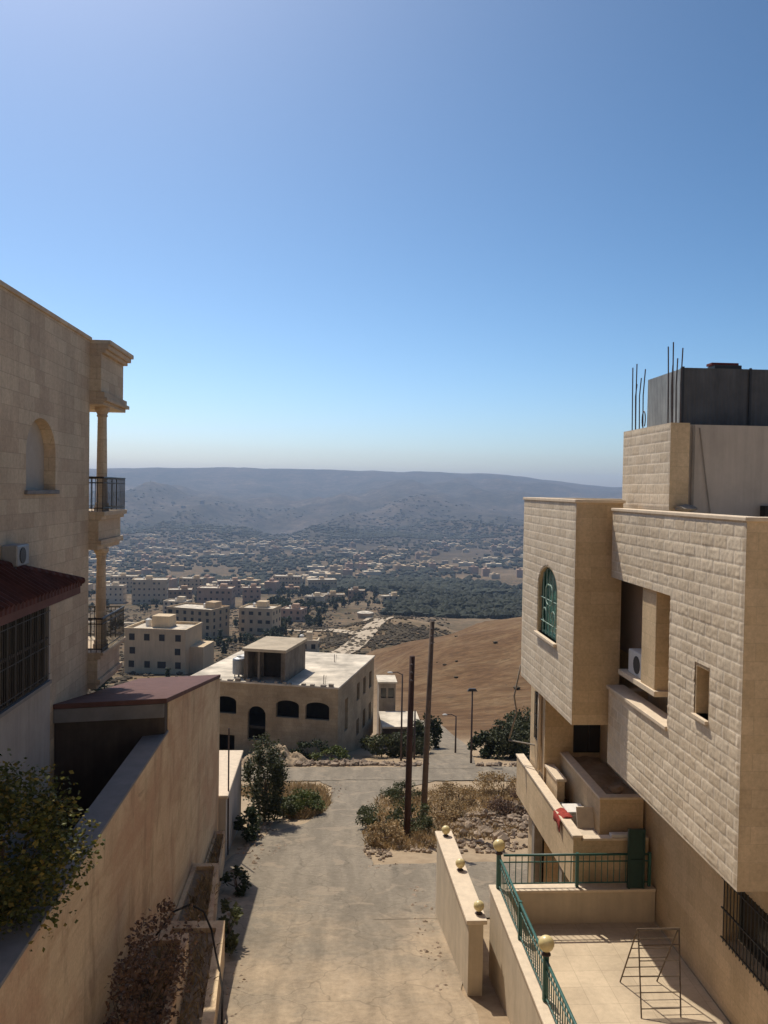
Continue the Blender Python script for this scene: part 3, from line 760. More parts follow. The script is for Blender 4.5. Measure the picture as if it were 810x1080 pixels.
b.build('frame', M['iron'], g)
b = MB()
for i in range(100):
    yy = 8.1+i*.098; b.tube([(-5.76,yy,-4.0),(-5.76,yy,-2.5)], .008, 5)
for zz in (-3.9,-3.3,-2.6): b.tube([(-5.76,8,zz),(-5.76,17.9,zz)], .01, 5)
b.build('grille', M['iron'], g)
b = MB(); b.box(-5.87,-5.75,6,18,-4.12,-4.05); b.build('sill', M['slate'], AX)
ac = thing('air_conditioner', 'grey air conditioner hung on the left house wall above the red tiles', 'air conditioner', (-6.2,17,-1.2))
b = MB(); b.box(-6.4,-6.08,16.95,17.6,-1.62,-1.2); b.build('casing', M['bluegrey'], ac, bevel=.03)
b = MB(); b.lathe((0,0,0), [(.16,0),(.16,.015)], 20); b.v=[(-6.08+z,17.22+x,-1.41+y) for x,y,z in b.v]; b.build('fan_grille', M['iron'], ac)
for yv in (16.9,17.45): b = MB(); b.box(-6.4,-6.1,yv,yv+.05,-1.67,-1.62); b.build('bracket', M['iron'], ac)

# ------------------------------------------------------------------ LEFT RETAINING WALL, yard
RW = thing('retaining_wall', 'long brown stained retaining wall running down the left of the street', 'wall', (-4.2,20,-12))
b = MB()
b.loft([(-4.5,3,-10),(-4.0,3,-10),(-4.0,21.45,-13.2),(-4.5,21.45,-13.2)], [(-4.5,3,-6.28),(-4.0,3,-6.28),(-4.0,21.45,-6.14),(-4.5,21.45,-6.14)])
b.loft([(-4.5,21.45,-13.2),(-4.0,21.45,-13.2),(-4.0,31.4,-14.6),(-4.5,31.4,-14.6)], [(-4.5,21.45,-5.32),(-4.0,21.45,-5.32),(-4.0,31.4,-7.0),(-4.5,31.4,-7.0)])
b.build('wall', M['leftwall'], RW, bevel=.01)
b = MB()
b.loft([(-4.52,3,-6.28),(-3.99,3,-6.28),(-3.99,21.44,-6.14),(-4.52,21.44,-6.14)], [(-4.52,3,-6.22),(-3.99,3,-6.22),(-3.99,21.44,-6.08),(-4.52,21.44,-6.08)])
b.build('coping', M['slate'], RW, bevel=.008)
DW = thing('yard_wall', 'dark cross wall with broad red brown slab closing the shaded yard', 'wall', (-5.2,21.5,-8))
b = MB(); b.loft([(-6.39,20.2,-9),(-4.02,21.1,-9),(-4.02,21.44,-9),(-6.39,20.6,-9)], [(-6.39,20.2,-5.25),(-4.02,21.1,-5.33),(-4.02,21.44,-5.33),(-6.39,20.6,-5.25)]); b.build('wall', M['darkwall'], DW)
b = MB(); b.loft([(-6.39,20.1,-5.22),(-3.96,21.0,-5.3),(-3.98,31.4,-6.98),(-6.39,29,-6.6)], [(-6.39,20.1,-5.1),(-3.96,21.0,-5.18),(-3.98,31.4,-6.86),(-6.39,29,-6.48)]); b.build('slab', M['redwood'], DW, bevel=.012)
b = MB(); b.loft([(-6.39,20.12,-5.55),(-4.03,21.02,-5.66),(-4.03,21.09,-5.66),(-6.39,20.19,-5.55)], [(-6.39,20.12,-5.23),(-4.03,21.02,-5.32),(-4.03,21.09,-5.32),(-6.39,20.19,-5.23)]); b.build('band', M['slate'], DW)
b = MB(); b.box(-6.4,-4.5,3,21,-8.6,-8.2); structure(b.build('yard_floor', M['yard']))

# planters along the foot of the wall
def planter(poly, zt, label, z0):
    t = thing('stone_planter', label, 'planter', (poly[0][0],poly[0][1],z0))
    cx = sum(p[0] for p in poly)/4; cyy = sum(p[1] for p in poly)/4
    b = MB(); inn = [(cx+(x-cx)*.72, cyy+(y-cyy)*.9) for x,y in poly]
    for i in range(4):
        j=(i+1)%4
        b.loft([(*poly[i],z0),(*poly[j],z0),(*inn[j],z0),(*inn[i],z0)], [(*poly[i],zt),(*poly[j],zt),(*inn[j],zt),(*inn[i],zt)])
    b.build('wall', M['leftwall'], t)
    b = MB(); b.prism(inn, z0, zt-.12); b.build('soil', M['dirt_fill'], t)
planter([(-3.98,25.6),(-3.3,25.6),(-3.65,30.5),(-3.98,30.5)], -12.3, 'lowest far stone planter at the foot of the brown wall', -14.5)
planter([(-3.98,21.2),(-2.85,21.2),(-3.25,25.5),(-3.98,25.5)], -11.25, 'middle stone planter stepping down the foot of the brown wall', -13.4)
planter([(-3.98,14.0),(-2.0,14.0),(-2.5,21.1),(-3.98,21.1)], -10.75, 'long near stone planter with hose over its edge', -12.6)
planter([(-3.97,13.0),(-2.75,13.0),(-3.05,19.0),(-3.97,19.0)], -9.95, 'raised inner stone planter holding the dried brown shrub', -12.4)
b = MB(); b.tube([(-3.75,18.9,-9.95),(-3.45,19.3,-9.62),(-3.1,19.5,-9.55),(-2.8,19.5,-9.72),(-2.6,19.4,-10.1),(-2.48,19.2,-10.5),(-2.35,18.9,-10.75),(-2.22,18.4,-10.9),(-2.15,17.8,-11.3)], .024, 8)
tag(b.build('garden_hose', M['hose'], smooth=True, at=(-2.75,18.4,-10.1)), 'dark hose arching over the near stone planter edge', 'hose')

# low white-roofed shed beyond the wall
SH = thing('low_shed', 'low shed with bright white flat roof beyond the end of the brown wall', 'shed', (-5,34,-14.5))
b = MB(); b.box(-6.5,-3.74,31.45,36.9,-15.5,-11.5); b.build('wall', M['plaster'], SH)
b = MB(); b.box(-6.5,-3.66,31.42,36.95,-11.5,-11.36); b.build('roof', M['coping'], SH, bevel=.04)
b = MB(); b.tube([(-3.7,31.9,-13.9),(-3.72,31.95,-9.0)], .03, 7); tag(b.build('thin_post', M['rust'], at=(-3.7,31.9,-14)), 'thin dark post standing at the far end of the brown wall', 'post')

# ------------------------------------------------------------------ added unseen house, bounces sunlight back onto the shaded near walls
VH = thing('added_bounce_house', 'added unseen house behind the viewpoint that bounces sunlight onto the near walls', 'house', (0,-4,-9))
vh = [(-8.5+i*3.4,-7+i*3.4,zz,zz+1.6) for i in range(6) for zz in (-7.2,-3.8,3.0)]
b = MB(); wall_y(b, -2.2, -1.9, -10, 12, -9.5, 6.5, vh); b.box(-10,-9.7,-12,-2.2,-9.5,6.5); b.box(11.7,12,-12,-2.2,-9.5,6.5); b.box(-9.7,11.7,-12,-11.7,-9.5,6.5); b.build('wall', M['stone'], VH)
b = MB(); b.box(-9.7,11.7,-11.7,-2.2,6.0,6.3); b.build('roof', M['roofcream'], VH)
for h in vh: b = MB(); b.box(h[0],h[1],-2.1,-2.06,h[2],h[3]); b.build('window', M['glass'], VH)

# ------------------------------------------------------------------ POLES
def pole(x, y, top, r0, r1, mat, label, lean=(0,0), arms=True):
    z = ground_z(x,y)
    t = thing('utility_pole', label, 'pole', (x,y,z))
    b = MB(); b.tube([(x,y,z-.4),(x+lean[0]*.5,y+lean[1]*.5,(z+top)/2),(x+lean[0],y+lean[1],top)], r0, 12, r1); b.build('shaft', M[mat], t, smooth=True)
    if arms:
        for k in range(3):
            b = MB(); zz = top-.3-k*.32; b.tube([(x+lean[0]-.05,y-.1,zz),(x+lean[0]-.05,y-.28,zz)], .02, 6); b.ball((x+lean[0]-.05,y-.3,zz), .06, 8, 6)
            b.build('insulator', M['rust'], t)
pole(3.23,34.2,-6.71,.14,.11,'polered','dark reddish utility pole, the shorter left one of the big pair',(.1,0))
pole(4.17,36.7,-5.67,.14,.10,'pole','tall grey brown utility pole, the right one of the big pair',(.25,0))
def lamp(x, y, top, label, head):
    z = ground_z(x,y); t = thing('street_lamp', label, 'street lamp', (x,y,z))
    b = MB(); b.tube([(x,y,z-.3),(x,y,top)], .075, 10, .045); b.build('shaft', M['rust'], t, smooth=True)
    b = MB()
    if head == 2:
        b.loft([(x-.32,y-.1,top),(x+.32,y-.1,top),(x+.32,y+.1,top),(x-.32,y+.1,top)], [(x-.2,y-.08,top+.17),(x+.2,y-.08,top+.17),(x+.2,y+.08,top+.17),(x-.2,y+.08,top+.17)])
        b.build('lamp_head', M['iron'], t)
    else:
        b.tube([(x,y,top-.05),(x-.35,y,top+.12),(x-.7,y,top+.1)], .03, 7); b.build('arm', M['rust'], t)
        b = MB(); b.lump((x-.8,y,top+.08),.2,.1,.07,random.Random(1),2,.05); b.build('lamp_head', M['whiteplastic'], t, smooth=True)
lamp(9.0,53.0,-12.6,'street lamp with a wide dark head beside the lane',2)
lamp(9.05,60.0,-16.04,'shorter street lamp with a pale head on an arm further down the lane',1)
lamp(4.75,55.2,-12.0,'thin street lamp between the big pair of poles and the mid building',1)
z = ground_z(5.7,56); b = MB(); b.tube([(5.7,56,z-.3),(5.7,56,-14.6)], .07, 8, .05); tag(b.build('iron_post', M['rust'], smooth=True, at=(5.7,56,z)), 'plain short iron post across the road behind the tall pole', 'post')

# ------------------------------------------------------------------ MID BUILDING
MBD = thing('villa_shell', 'unfinished flat roofed two storey house across the junction with dark arched openings', 'house', (.6,57.7,-19.8), R(-15))
W_, D_ = 11.0, 11.6; zr = 6.2     # local z of roof
fr_holes = [(-8.95,-7.3,4.0,5.2,.35),(-6.45,-5.15,2.3,4.65,.6),(-4.4,-2.75,4.0,5.2,.35),(-2.3,-.6,4.0,5.2,.35),(-9.2,-7.4,1.2,2.5)]
b = MB(); wall_y(b, 0, .3, -W_, 0, 0, zr, fr_holes)
sd = [(2.0,2.9,2.7,5.0),(5.6,6.5,4.0,5.3),(7.7,8.6,4.0,5.3),(9.8,10.7,4.0,5.3),(5.6,6.5,1.4,2.6),(7.7,8.6,1.4,2.8),(9.8,10.7,1.4,2.8)]
for h in hole_rects(.3, D_, 0, zr, sd): b.box(-.3,0,h[0],h[1],h[2],h[3])
b.box(-W_,-W_+.3,.3,D_,0,zr); b.box(-W_+.3,-.3,D_-.3,D_,0,zr)
b.build('wall', m_stone('mid_stone', (.56,.43,.28), (.50,.375,.235), (.47,.35,.22), stain=.42), MBD, local=True)
b = MB(); b.box(-W_+.3,-.3,.3,D_-.3,zr-.45,zr-.12); b.box(-W_-.05,.06,-.06,D_+.05,zr,zr+.12); b.build('roof', M['roofcream'], MBD, local=True)
b = MB(); b.box(-W_+.3,-.3,.3,D_-.3,3.0,3.2); b.box(-W_+.3,-.3,3.4,3.5,0,zr-.45); b.build('floor_slab', M['void'], MBD, local=True)
# stair room on the roof
sr = MB(); sr.box(-6.9,-6.6,.35,5.2,zr+.12,zr+2.2); sr.box(-4.2,-3.9,.35,5.2,zr+.12,zr+2.2); sr.box(-6.6,-4.2,4.9,5.2,zr+.12,zr+2.2); sr.box(-5.9,-5.75,.35,.6,zr+.12,zr+2.2); sr.box(-6.6,-5.9,1.6,1.7,zr+.12,zr+2.2)
sr = sr.build('stair_room', m_plain('dark_raw_concrete', (.20,.165,.13), .4, 1.5, streaks=.4), MBD, local=True)
b = MB(); b.box(-7.0,-3.8,.2,5.3,zr+2.2,zr+2.4); b.build('slab', m_plain('tan_slab', (.47,.385,.275), .3, 1), sr, local=True)
b = MB(); b.box(-6.6,-4.2,1.9,2.0,zr+.12,zr+2.19); b.build('doorway', M['void'], sr, local=True)
for k,(u,v) in enumerate(((-7.6,1.2),(-7.5,2.3))):
    tk = thing('water_tank', ('near','far')[k]+' one of two round pale water tanks on the flat roof beside the stair room', 'water tank', (.6+u*.966+v*.259, 57.7-u*.259+v*.966, -19.8+zr+.12))
    bx_, by_, bz_ = tk.location
    b = MB(); b.lathe((bx_,by_,bz_+.25), [(.42,0),(.45,.05),(.45,1.0),(.4,1.1),(.15,1.2),(.15,1.26)], 18); b.build('tank', M['whiteplastic'] if k else M['bluegrey'], tk, smooth=False)
    for q in range(4): b = MB(); b.box(bx_+.28*math.cos(q*PI/2)-.03,bx_+.28*math.cos(q*PI/2)+.03,by_+.28*math.sin(q*PI/2)-.03,by_+.28*math.sin(q*PI/2)+.03,bz_,bz_+.25); b.build('leg', M['rust'], tk)
for u,v in ((-1.2,.6),(-2.4,8),(-9.6,8.5)):
    b = MB()
    for dx,dy in ((0,0),(.12,0),(0,.12)): b.tube([(u+dx,v+dy,zr+.1),(u+dx*1.5,v+dy*1.3,zr+.75)], .014, 5)
    b.build('rebar', M['rust'], MBD, local=True)
for k in range(16):
    u = -W_+.4+k*.66+random.uniform(-.2,.2); w_ = random.uniform(.15,.45); b = MB(); b.box(u,min(u+w_,-.05),-.02,.22,zr+.12,zr+.12+random.uniform(.05,.2)); b.build('block_end', M['conc'], MBD, local=True)
# outbuildings to its right
def hut(name, label, x0, x1, y0, y1, z0, z1, mat, wins, roof='roofcream'):
    t = thing(name, label, 'outbuilding', ((x0+x1)/2,(y0+y1)/2,z0))
    b = MB(); wall_y(b, y0, y0+.25, x0, x1, z0, z1, wins); b.box(x0,x0+.25,y0+.25,y1,z0,z1); b.box(x1-.25,x1,y0+.25,y1,z0,z1); b.box(x0+.25,x1-.25,y1-.25,y1,z0,z1); b.build('wall', M[mat], t)
    b = MB(); b.box(x0-.12,x1+.12,y0-.12,y1+.12,z1,z1+.14); b.build('roof', M[roof], t)
    for w in wins: b = MB(); b.box(w[0],w[1],y0+.2,y0+.24,w[2],w[3]); b.build('window', M['glass'], t)
hut('flat_roofed_hut', 'long low hut with pale flat roof right of the unfinished house', 4.25,7.15,65.8,70.2,-22.5,-18.55,'darkwall',[])
hut('block_hut', 'small grey block hut with two dark windows behind the pale flat roof', 4.2,5.6,71.5,74,-22,-16.35,'conc',[(4.35,4.8,-17.6,-16.75),(4.97,5.45,-17.6,-16.75)])

# ------------------------------------------------------------------ plants
def leaf_mesh(mb, rnd, c, rad, n, size, flat=.35, shell=.55, up=0):
    """n small bent leaves spread through an uneven crown made of clumps"""
    clumps = []
    for i in range(max(5, n//110)):
        while True:
            p = Vector((rnd.uniform(-1,1),rnd.uniform(-1,1),rnd.uniform(-1,1)))
            if shell < p.length < 1: break
        clumps.append((p, rnd.uniform(.22,.5)))
    for i in range(n):
        p, cr = clumps[rnd.randrange(len(clumps))]
        q = Vector((rnd.gauss(0,1),rnd.gauss(0,1),rnd.gauss(0,1))); q = q.normalized()*cr*rnd.random()**.45
        w = p+q
        P = Vector((c[0]+w.x*rad[0], c[1]+w.y*rad[1], c[2]+w.z*rad[2]))
        d = Vector((rnd.gauss(0,1),rnd.gauss(0,1),rnd.gauss(0,1)*flat+up)).normalized()
        s = d.cross(Vector((rnd.gauss(0,1),rnd.gauss(0,1),rnd.gauss(0,1)))).normalized()
        L = size*rnd.uniform(.6,1.3); Wd = L*.32; nn = d.cross(s)
        mb.add([P, P+d*L*.5+s*Wd+nn*L*.08, P+d*L, P+d*L*.5-s*Wd+nn*L*.08], [(0,1,2,3)])
def stalk_mesh(mb, rnd, c, rx, ry, n, h, w=.02, spread=.5):
    for i in range(n):
        a = rnd.random()*2*PI; r = math.sqrt(rnd.random())
        x = c[0]+rx*r*math.cos(a); y = c[1]+ry*r*math.sin(a); z = c[2](x,y) if callable(c[2]) else c[2]
        d = Vector((rnd.gauss(0,spread),rnd.gauss(0,spread),1)).normalized(); L = h*rnd.uniform(.4,1.2)
        s = d.cross(Vector((rnd.gauss(0,1),rnd.gauss(0,1),.1))).normalized()*w*rnd.uniform(.5,1.4)
        b0 = Vector((x,y,z-.03)); mid = b0+d*L*.55; tip = b0+d*L+Vector((rnd.gauss(0,.12),rnd.gauss(0,.12),-.1))*L
        mb.add([b0-s,b0+s,mid+s*.8,mid-s*.8,tip], [(0,1,2,3),(3,2,4)])
def plant(name, label, cat, base, crown, rad, n, size, mat, trunk=.08, seed=1, flat=.35, group=None, up=0, limbs=5):
    rnd = random.Random(seed)
    t = thing(name, label, cat, base, 0, group)
    b = MB(); leaf_mesh(b, rnd, crown, rad, n, size, flat, up=up); b.build('crown', M[mat], t)
    b = MB(); top = (crown[0],crown[1],crown[2]+rad[2]*.2)
    b.tube([base,((base[0]*2+top[0])/3+.05,(base[1]*2+top[1])/3,(base[2]*2+top[2])/3),top], trunk, 8, trunk*.4)
    for k in range(limbs):
        a = k*2*PI/limbs+rnd.random(); s = .35+.1*rnd.random()
        m0 = Vector(base).lerp(Vector(top), .45+.1*k/limbs)
        b.tube([m0, m0+Vector((math.cos(a)*rad[0]*.4,math.sin(a)*rad[1]*.4,rad[2]*.3)), Vector((crown[0]+math.cos(a)*rad[0]*.75,crown[1]+math.sin(a)*rad[1]*.75,crown[2]+rad[2]*(s-.3)))], trunk*.5, 6, trunk*.15)
    b.build('trunk', M['bark'], t)
    return t
plant('citrus_tree', 'leafy green citrus tree with yellowing leaves in the dark yard at lower left', 'tree', (-4.95,12.6,-8.2), (-4.75,12.7,-5.45), (1.05,1.1,1.15), 11500, .085, 'leaf', .09, 11)
rnd = random.Random(4)
t = thing('dried_shrub', 'dried red brown shrub on the inner planter at the foot of the wall', 'shrub', (-3.4,15.6,-10.1))
b = MB(); leaf_mesh(b, rnd, (-3.3,15.9,-9.25), (.72,2.0,.9), 2600, .10, .6, .15); b.build('foliage', M['drybrown'], t)
b = MB()
for k in range(14):
    a = rnd.random()*2*PI; b.tube([(-3.4,15.6+rnd.uniform(-.8,.8),-10.1),(-3.4+.2*math.cos(a),15.6+.9*math.sin(a),-9.5),(-3.3+.5*math.cos(a),15.6+1.3*math.sin(a),-8.8)], .02, 5, .006)
b.build('stems', M['bark'], t)
G = ground_z
def bush(x, y, h, rx, ry, n, mat, label, seed, size=.16, cat='bush', name='bush', group=None):
    z = G(x,y)
    return plant(name, label, cat, (x,y,z-.05), (x,y,z+h*.55), (rx,ry,h*.5), n, size, mat, .05, seed, .6, group, limbs=4)
bush(-2.75,37.2,3.5,.8,.9,6500,'leafmid','tall dark narrow tree beside the white roofed shed',21,.13,'tree','small_tree')
bush(-3.2,34.3,1.3,.6,.9,900,'leafdark','low dark bush against the shaded shed wall',22)
bush(-1.15,38.9,1.0,.95,.8,3000,'leafgreen','fresh green weedy bush on the dry grass left of the street',23,.11)
bush(-2.0,38.0,.9,.6,.6,1500,'leafbush','olive bush between the dark tree and the dry grass',24,.11)
bush(-2.6,22.6,1.0,.3,1.1,900,'leafbush','green tuft growing between the street and the stepped planters',25,.13)
bush(-2.9,27.2,.7,.35,.6,500,'leafdark','small dark tuft at the planter end by the street',26,.12)
for i,(x,y,h,r,mt,lb) in enumerate(((2.2,35.6,1.1,.9,'leafbush','olive dry bush left of the dark reddish pole'),(2.25,33.2,1.0,.7,'dry','straw dry bush hugging the street in front of the poles'),
    (3.5,35.3,1.5,.8,'leafbush','bush between the two big poles'),(5.1,37.8,1.0,.9,'dry','straw brown bush just right of the tall pole'),(6.3,40.5,1.0,1.2,'dry','pale dry bush on the rubble ground behind the poles'),
    (3.7,41.5,.9,.9,'leafbush','low olive bush where the street meets the crossing road'),(8.4,38.4,1.1,1.0,'drybrown','brown bush among the rubble near the stone balcony'),(9.0,43.0,1.1,1.3,'dry','pale dry bush beside the crossing road at right'))):
    bush(x,y,h*.85,r*1.05,r*1.15,int(2300*r),mt,lb,40+i,.10)
# by the crossing road, far side
bush(12.3,56.8,2.3,1.5,1.8,6000,'leafmid','large dark tree right of the lane beyond the crossing road',60,.2,'tree','broad_tree')
bush(10.7,57.5,1.6,1.1,1.2,1500,'leafdark','smaller dark tree at the lane edge left of the large one',61,.26,'tree','broad_tree')
bush(14.2,59,2.9,2.0,2.0,4000,'leafmid','tall dark tree half hidden by the stone house corner',62,.2,'tree','broad_tree')
bush(6.4,60.2,2.3,.9,.9,2600,'leafmid','dark tree with pointed top behind the tall utility pole',63,.17,'tree','broad_tree')
bush(5.2,58.0,1.6,1.3,1.2,2600,'leafmid','dark hedge bush below the pale flat hut roof',64,.16)
bush(7.6,64.0,2.7,.9,.9,1200,'leafdark','dark tree at the far bend of the lane',65,.24,'tree','broad_tree')
bush(3.6,57.5,1.4,1.6,1.0,1400,'leafbush','olive hedge at the corner of the unfinished house',66,.2)
bush(.2,54.3,1.0,1.1,.6,900,'leafgreen','green bush on the stony bank in front of the unfinished house',67,.17)
bush(-1.4,55.6,1.2,1.4,.6,1100,'leafdark','dark bush against the front wall of the unfinished house',68,.18)

def stuff(mb, name, mat, label, cat):
    return tag(mb.build(name, M[mat]), label, cat, kind='stuff')
b = MB(); stalk_mesh(b, random.Random(8), (-1.25,41.3,G), 1.35, 3.6, 3600, .46, .02); stalk_mesh(b, random.Random(9), (-2.4,44.3,G), 2.4, 2.2, 2400, .4, .02)
stuff(b, 'dry_grass', 'dry', 'dry straw coloured grass left of the street bend', 'grass')
b = MB()
for k,(x,y,rx,ry,n,h) in enumerate(((3.2,33.6,1.7,1.4,1500,.4),(5.5,35.5,2.6,2.0,1500,.4),(7,41,4,3.6,3200,.42),(3.6,40.5,1.4,3,1200,.4),(11,42,4,4,2200,.4),(2.4,36.5,.8,2.4,900,.42))):
    stalk_mesh(b, random.Random(80+k), (x,y,G), rx, ry, n, h, .018)
stuff(b, 'dry_weeds', 'dry', 'dry weeds covering the rubble ground around the poles', 'weeds')
def stones(name, label, spots, seed, mat='rock'):
    rnd = random.Random(seed); b = MB()
    for (x,y,rx,ry,n,s0,s1,pile) in spots:
        for i in range(n):
            a = rnd.random()*2*PI; r = math.sqrt(rnd.random()); px = x+rx*r*math.cos(a); py = y+ry*r*math.sin(a); s = rnd.uniform(s0,s1)
            b.lump((px,py,G(px,py)+s*.25+pile*(1-r)*rnd.uniform(.3,1.2)*(.6+.8*noise.noise(Vector((px*1.1,py*1.1,6))))), s*rnd.uniform(.6,1.1), s*rnd.uniform(.5,1.1), s*rnd.uniform(.4,1.0), rnd, 1, .3)
    return stuff(b, name, mat, label, 'stones')
stones('rubble', 'heap of broken stones and rubble between the poles and the stone house', [(7.4,36.5,2.2,2.6,420,.05,.19,.45),(5.2,32.6,2.6,1.0,170,.04,.15,.08),(9.5,38,2.5,3,300,.05,.19,.35),(6.3,34,1.6,1,9,.22,.4,.05)], 5)
b = MB()
for k,(x,y,z,rx,ry,n) in enumerate(((-2.95,18.4,-10.85,.45,2.2,500),(-3.4,23.3,-11.35,.3,1.9,420),(-3.75,28,-12.4,.15,2.2,260),(-3.4,17.5,-10.05,.35,1.2,300))):
    stalk_mesh(b, random.Random(140+k), (x,y,z), rx, ry, n, .38, .014)
stuff(b, 'planter_weeds', 'dry', 'dry weeds growing in the stone planters', 'weeds')
stones('bank_stones', 'line of stones along the far edge of the crossing road', [(0,52.6,3.2,.7,170,.08,.3,.25),(11.6,52.0,2.6,.6,70,.08,.26,.1),(-3.6,53.8,2,.6,60,.1,.3,.2),(4.6,52.4,1.6,.6,60,.08,.25,.1)], 6)
stones('street_stones', 'small stones scattered along the street edges', [(-2.9,31.5,.5,3,46,.04,.13,0),(-2.8,36,.4,2,40,.05,.16,0),(1.9,32,.5,1.4,50,.04,.14,0),(2.9,26,.3,2,30,.03,.1,0),(-3.0,24,.25,3,40,.03,.09,0),(2.75,22.5,.3,3.5,90,.02,.07,0),(-2.2,19.5,.35,2.5,80,.02,.06,0),(-2.4,33,.9,3,90,.02,.07,0),(2.2,29.8,1.2,.5,70,.02,.07,0),(.5,44.6,.5,2,60,.02,.08,0),(1.9,38,.35,4,70,.02,.08,0)], 12)
b = MB(); rr = random.Random(2); vs=[]; fs=[]; N=56
for j in range(N+1):
    for i in range(N+1):
        x=-5.6+i*4.6/N; y=51.4+j*3.8/N; d=((x+3.3)/2.2)**2+((y-53.3)/1.8)**2
        hgt=1.5*max(0,1-d)**.8; vs.append((x,y,G(x,y)-.1+hgt*(.8+.4*noise.noise(Vector((x*1.1,y*1.1,4))))+.28*noise.noise(Vector((x*3.2,y*3.2,4)))*min(1,hgt)+.12*noise.noise(Vector((x*8,y*8,4)))*min(1,hgt)))
for j in range(N):
    for i in range(N): a=j*(N+1)+i; fs.append((a,a+1,a+N+2,a+N+1))
b.add(vs,fs); tag(b.build('earth_mound', M['mound'], smooth=True, at=(-3.3,53.3,G(-3.3,53.3))), 'heap of pale earth dumped in front of the unfinished house', 'mound')

# ------------------------------------------------------------------ dirt tracks
def track(pts, w, dz):
    P = []
    for (a, b) in zip(pts, pts[1:]):
        n = max(2, int(math.dist(a,b)/3))
        for i in range(n): P.append((a[0]+(b[0]-a[0])*i/n, a[1]+(b[1]-a[1])*i/n))
    P.append(pts[-1])
    for _ in range(6): P = [P[0]]+[((P[i-1][0]+2*P[i][0]+P[i+1][0])/4,(P[i-1][1]+2*P[i][1]+P[i+1][1])/4) for i in range(1,len(P)-1)]+[P[-1]]
    rows = []
    for i, p in enumerate(P):
        q = P[min(i+1,len(P)-1)]; r = P[max(i-1,0)]
        d = Vector((q[0]-r[0], q[1]-r[1])).normalized(); n = Vector((-d.y,d.x))*w*(.5+.12*noise.noise(Vector((i*.6,0,0))))
        rows.append(((p[0]+n.x,p[1]+n.y),(p[0]-n.x,p[1]-n.y)))
    ribbon('dirt_track', M['track'], [(b,a) for a,b in rows], 4, dz)
track([(-1,215),(2,245),(8,275),(13,300),(19,325),(30,342),(44,352),(62,356)], 7.5, .35)
track([(12,292),(4,318),(-4,345),(-14,372),(-30,400),(-52,420)], 3.2, .38)
track([(-150,470),(-118,462),(-90,458),(-64,452),(-52,420)], 4.5, .41)
track([(19,325),(14,360),(10,400),(16,450),(24,500)], 3.4, .44)

# ------------------------------------------------------------------ town houses on the slope
WINMESH = {}
def win_child(root, w, h, x, y, z, rz):
    k = (w,h)
    if k not in WINMESH:
        me = bpy.data.meshes.new('window')
        b = MB(); b.box(-w/2,w/2,-.06,.03,0,h)
        me.from_pydata(b.v, [], b.f); me.update(); me.materials.append(M['void']); WINMESH[k] = me
    o = bpy.data.objects.new('window', WINMESH[k]); C.objects.link(o); o.parent = root; o.location = (x,y,z); o.rotation_euler = (0,0,rz)
def town_house(label, x, y, w, d, h, st, rz, mat, seed, extra=0):
    rnd = random.Random(seed); z = min(ground_z(x+dx,y+dy) for dx in (-w/2,w/2) for dy in (-d/2,d/2))
    top = ground_z(x, y-d/2)+h-z
    t = thing('town_house', label, 'house', (x,y,z-.3), rz)
    b = MB(); b.box(-w/2,w/2,-d/2,d/2,0,top+.3)
    if extra: b.box(w/2-.02,w/2+w*.22,-d/2+d*.25,d/2-.5,0,top*.7)
    b.build('wall', mat, t, local=True)
    b = MB(); p = .25; zt = top+.3
    b.box(-w/2-.1,w/2+.1,-d/2-.1,-d/2+p,zt,zt+.7); b.box(-w/2-.1,w/2+.1,d/2-p,d/2+.1,zt,zt+.7); b.box(-w/2-.1,-w/2+p,-d/2+p,d/2-p,zt,zt+.7); b.box(w/2-p,w/2+.1,-d/2+p,d/2-p,zt,zt+.7)
    b.build('parapet', mat, t, local=True)
    b = MB(); b.box(-w/2+p,w/2-p,-d/2+p,d/2-p,zt,zt+.12); b.build('roof', M['roofcream'], t, local=True)
    sx = rnd.uniform(-w*.25,w*.2); b = MB(); b.box(sx,sx+min(4.5,w*.3),-d*.05,d*.32,zt+.12,zt+2.7); b.build('stair_room', mat, t, local=True)
    b = MB(); b.lathe((sx-1.4,d*.1,zt+.12), [(.7,0),(.7,1.5),(.2,1.8)], 10); b.build('roof_tank', M['whiteplastic'], t, local=True)
    sh = (h-.3)/st; n = max(2, int(w/3.3)); m = max(2, int(d/3.6))
    for s_ in range(st):
        zz = top+.3-h+.3+s_*sh+sh*.34
        for i in range(n):
            if rnd.random() < .08: continue
            big = 1.9 if rnd.random() < .18 else 1.25
            win_child(t, big, 1.45, -w/2+(i+.5)*w/n+rnd.uniform(-.15,.15), -d/2, zz, 0)
        for i in range(m):
            if rnd.random() < .15: continue
            win_child(t, 1.25, 1.45, w/2 if not extra else w/2+w*.22*(0), -d/2+(i+.5)*d/m, zz, PI/2) if not extra else None
            win_child(t, 1.25, 1.45, -w/2, -d/2+(i+.5)*d/m, zz, -PI/2)
town_house('nearest pale apartment house with three rows of dark windows left of the flat roof', -37.5,195,14.0,11,9.3,3,R(-10),HM[0],1,1)
town_house('pale three storey house on the slope behind the nearest apartment house', -54,352,21,14,11.2,4,R(-24),HM[1],2)
town_house('pale grey apartment block at far left above the bare earth terrace', -139,668,26,16,18,4,R(4),HM[0],3)
town_house('small pale house partly behind the left balcony column', -168,676,15,12,13,3,R(0),HM[3],4)
town_house('brown house with dark recess between the pale block and the pink houses', -110,632,17,13,12.5,3,R(8),HM[4],5)
town_house('wide pinkish house in the middle of the slope', -76,572,23,13,13.5,3,R(-4),HM[2],6)
town_house('pale house right of the slope centre among dark bushes', -29.5,361,14.5,12,10.6,3,R(-14),HM[0],7)
town_house('small white hut just behind the unfinished house roof', -6.3,257,5.8,5,3.2,1,R(-5),HM[3],8)
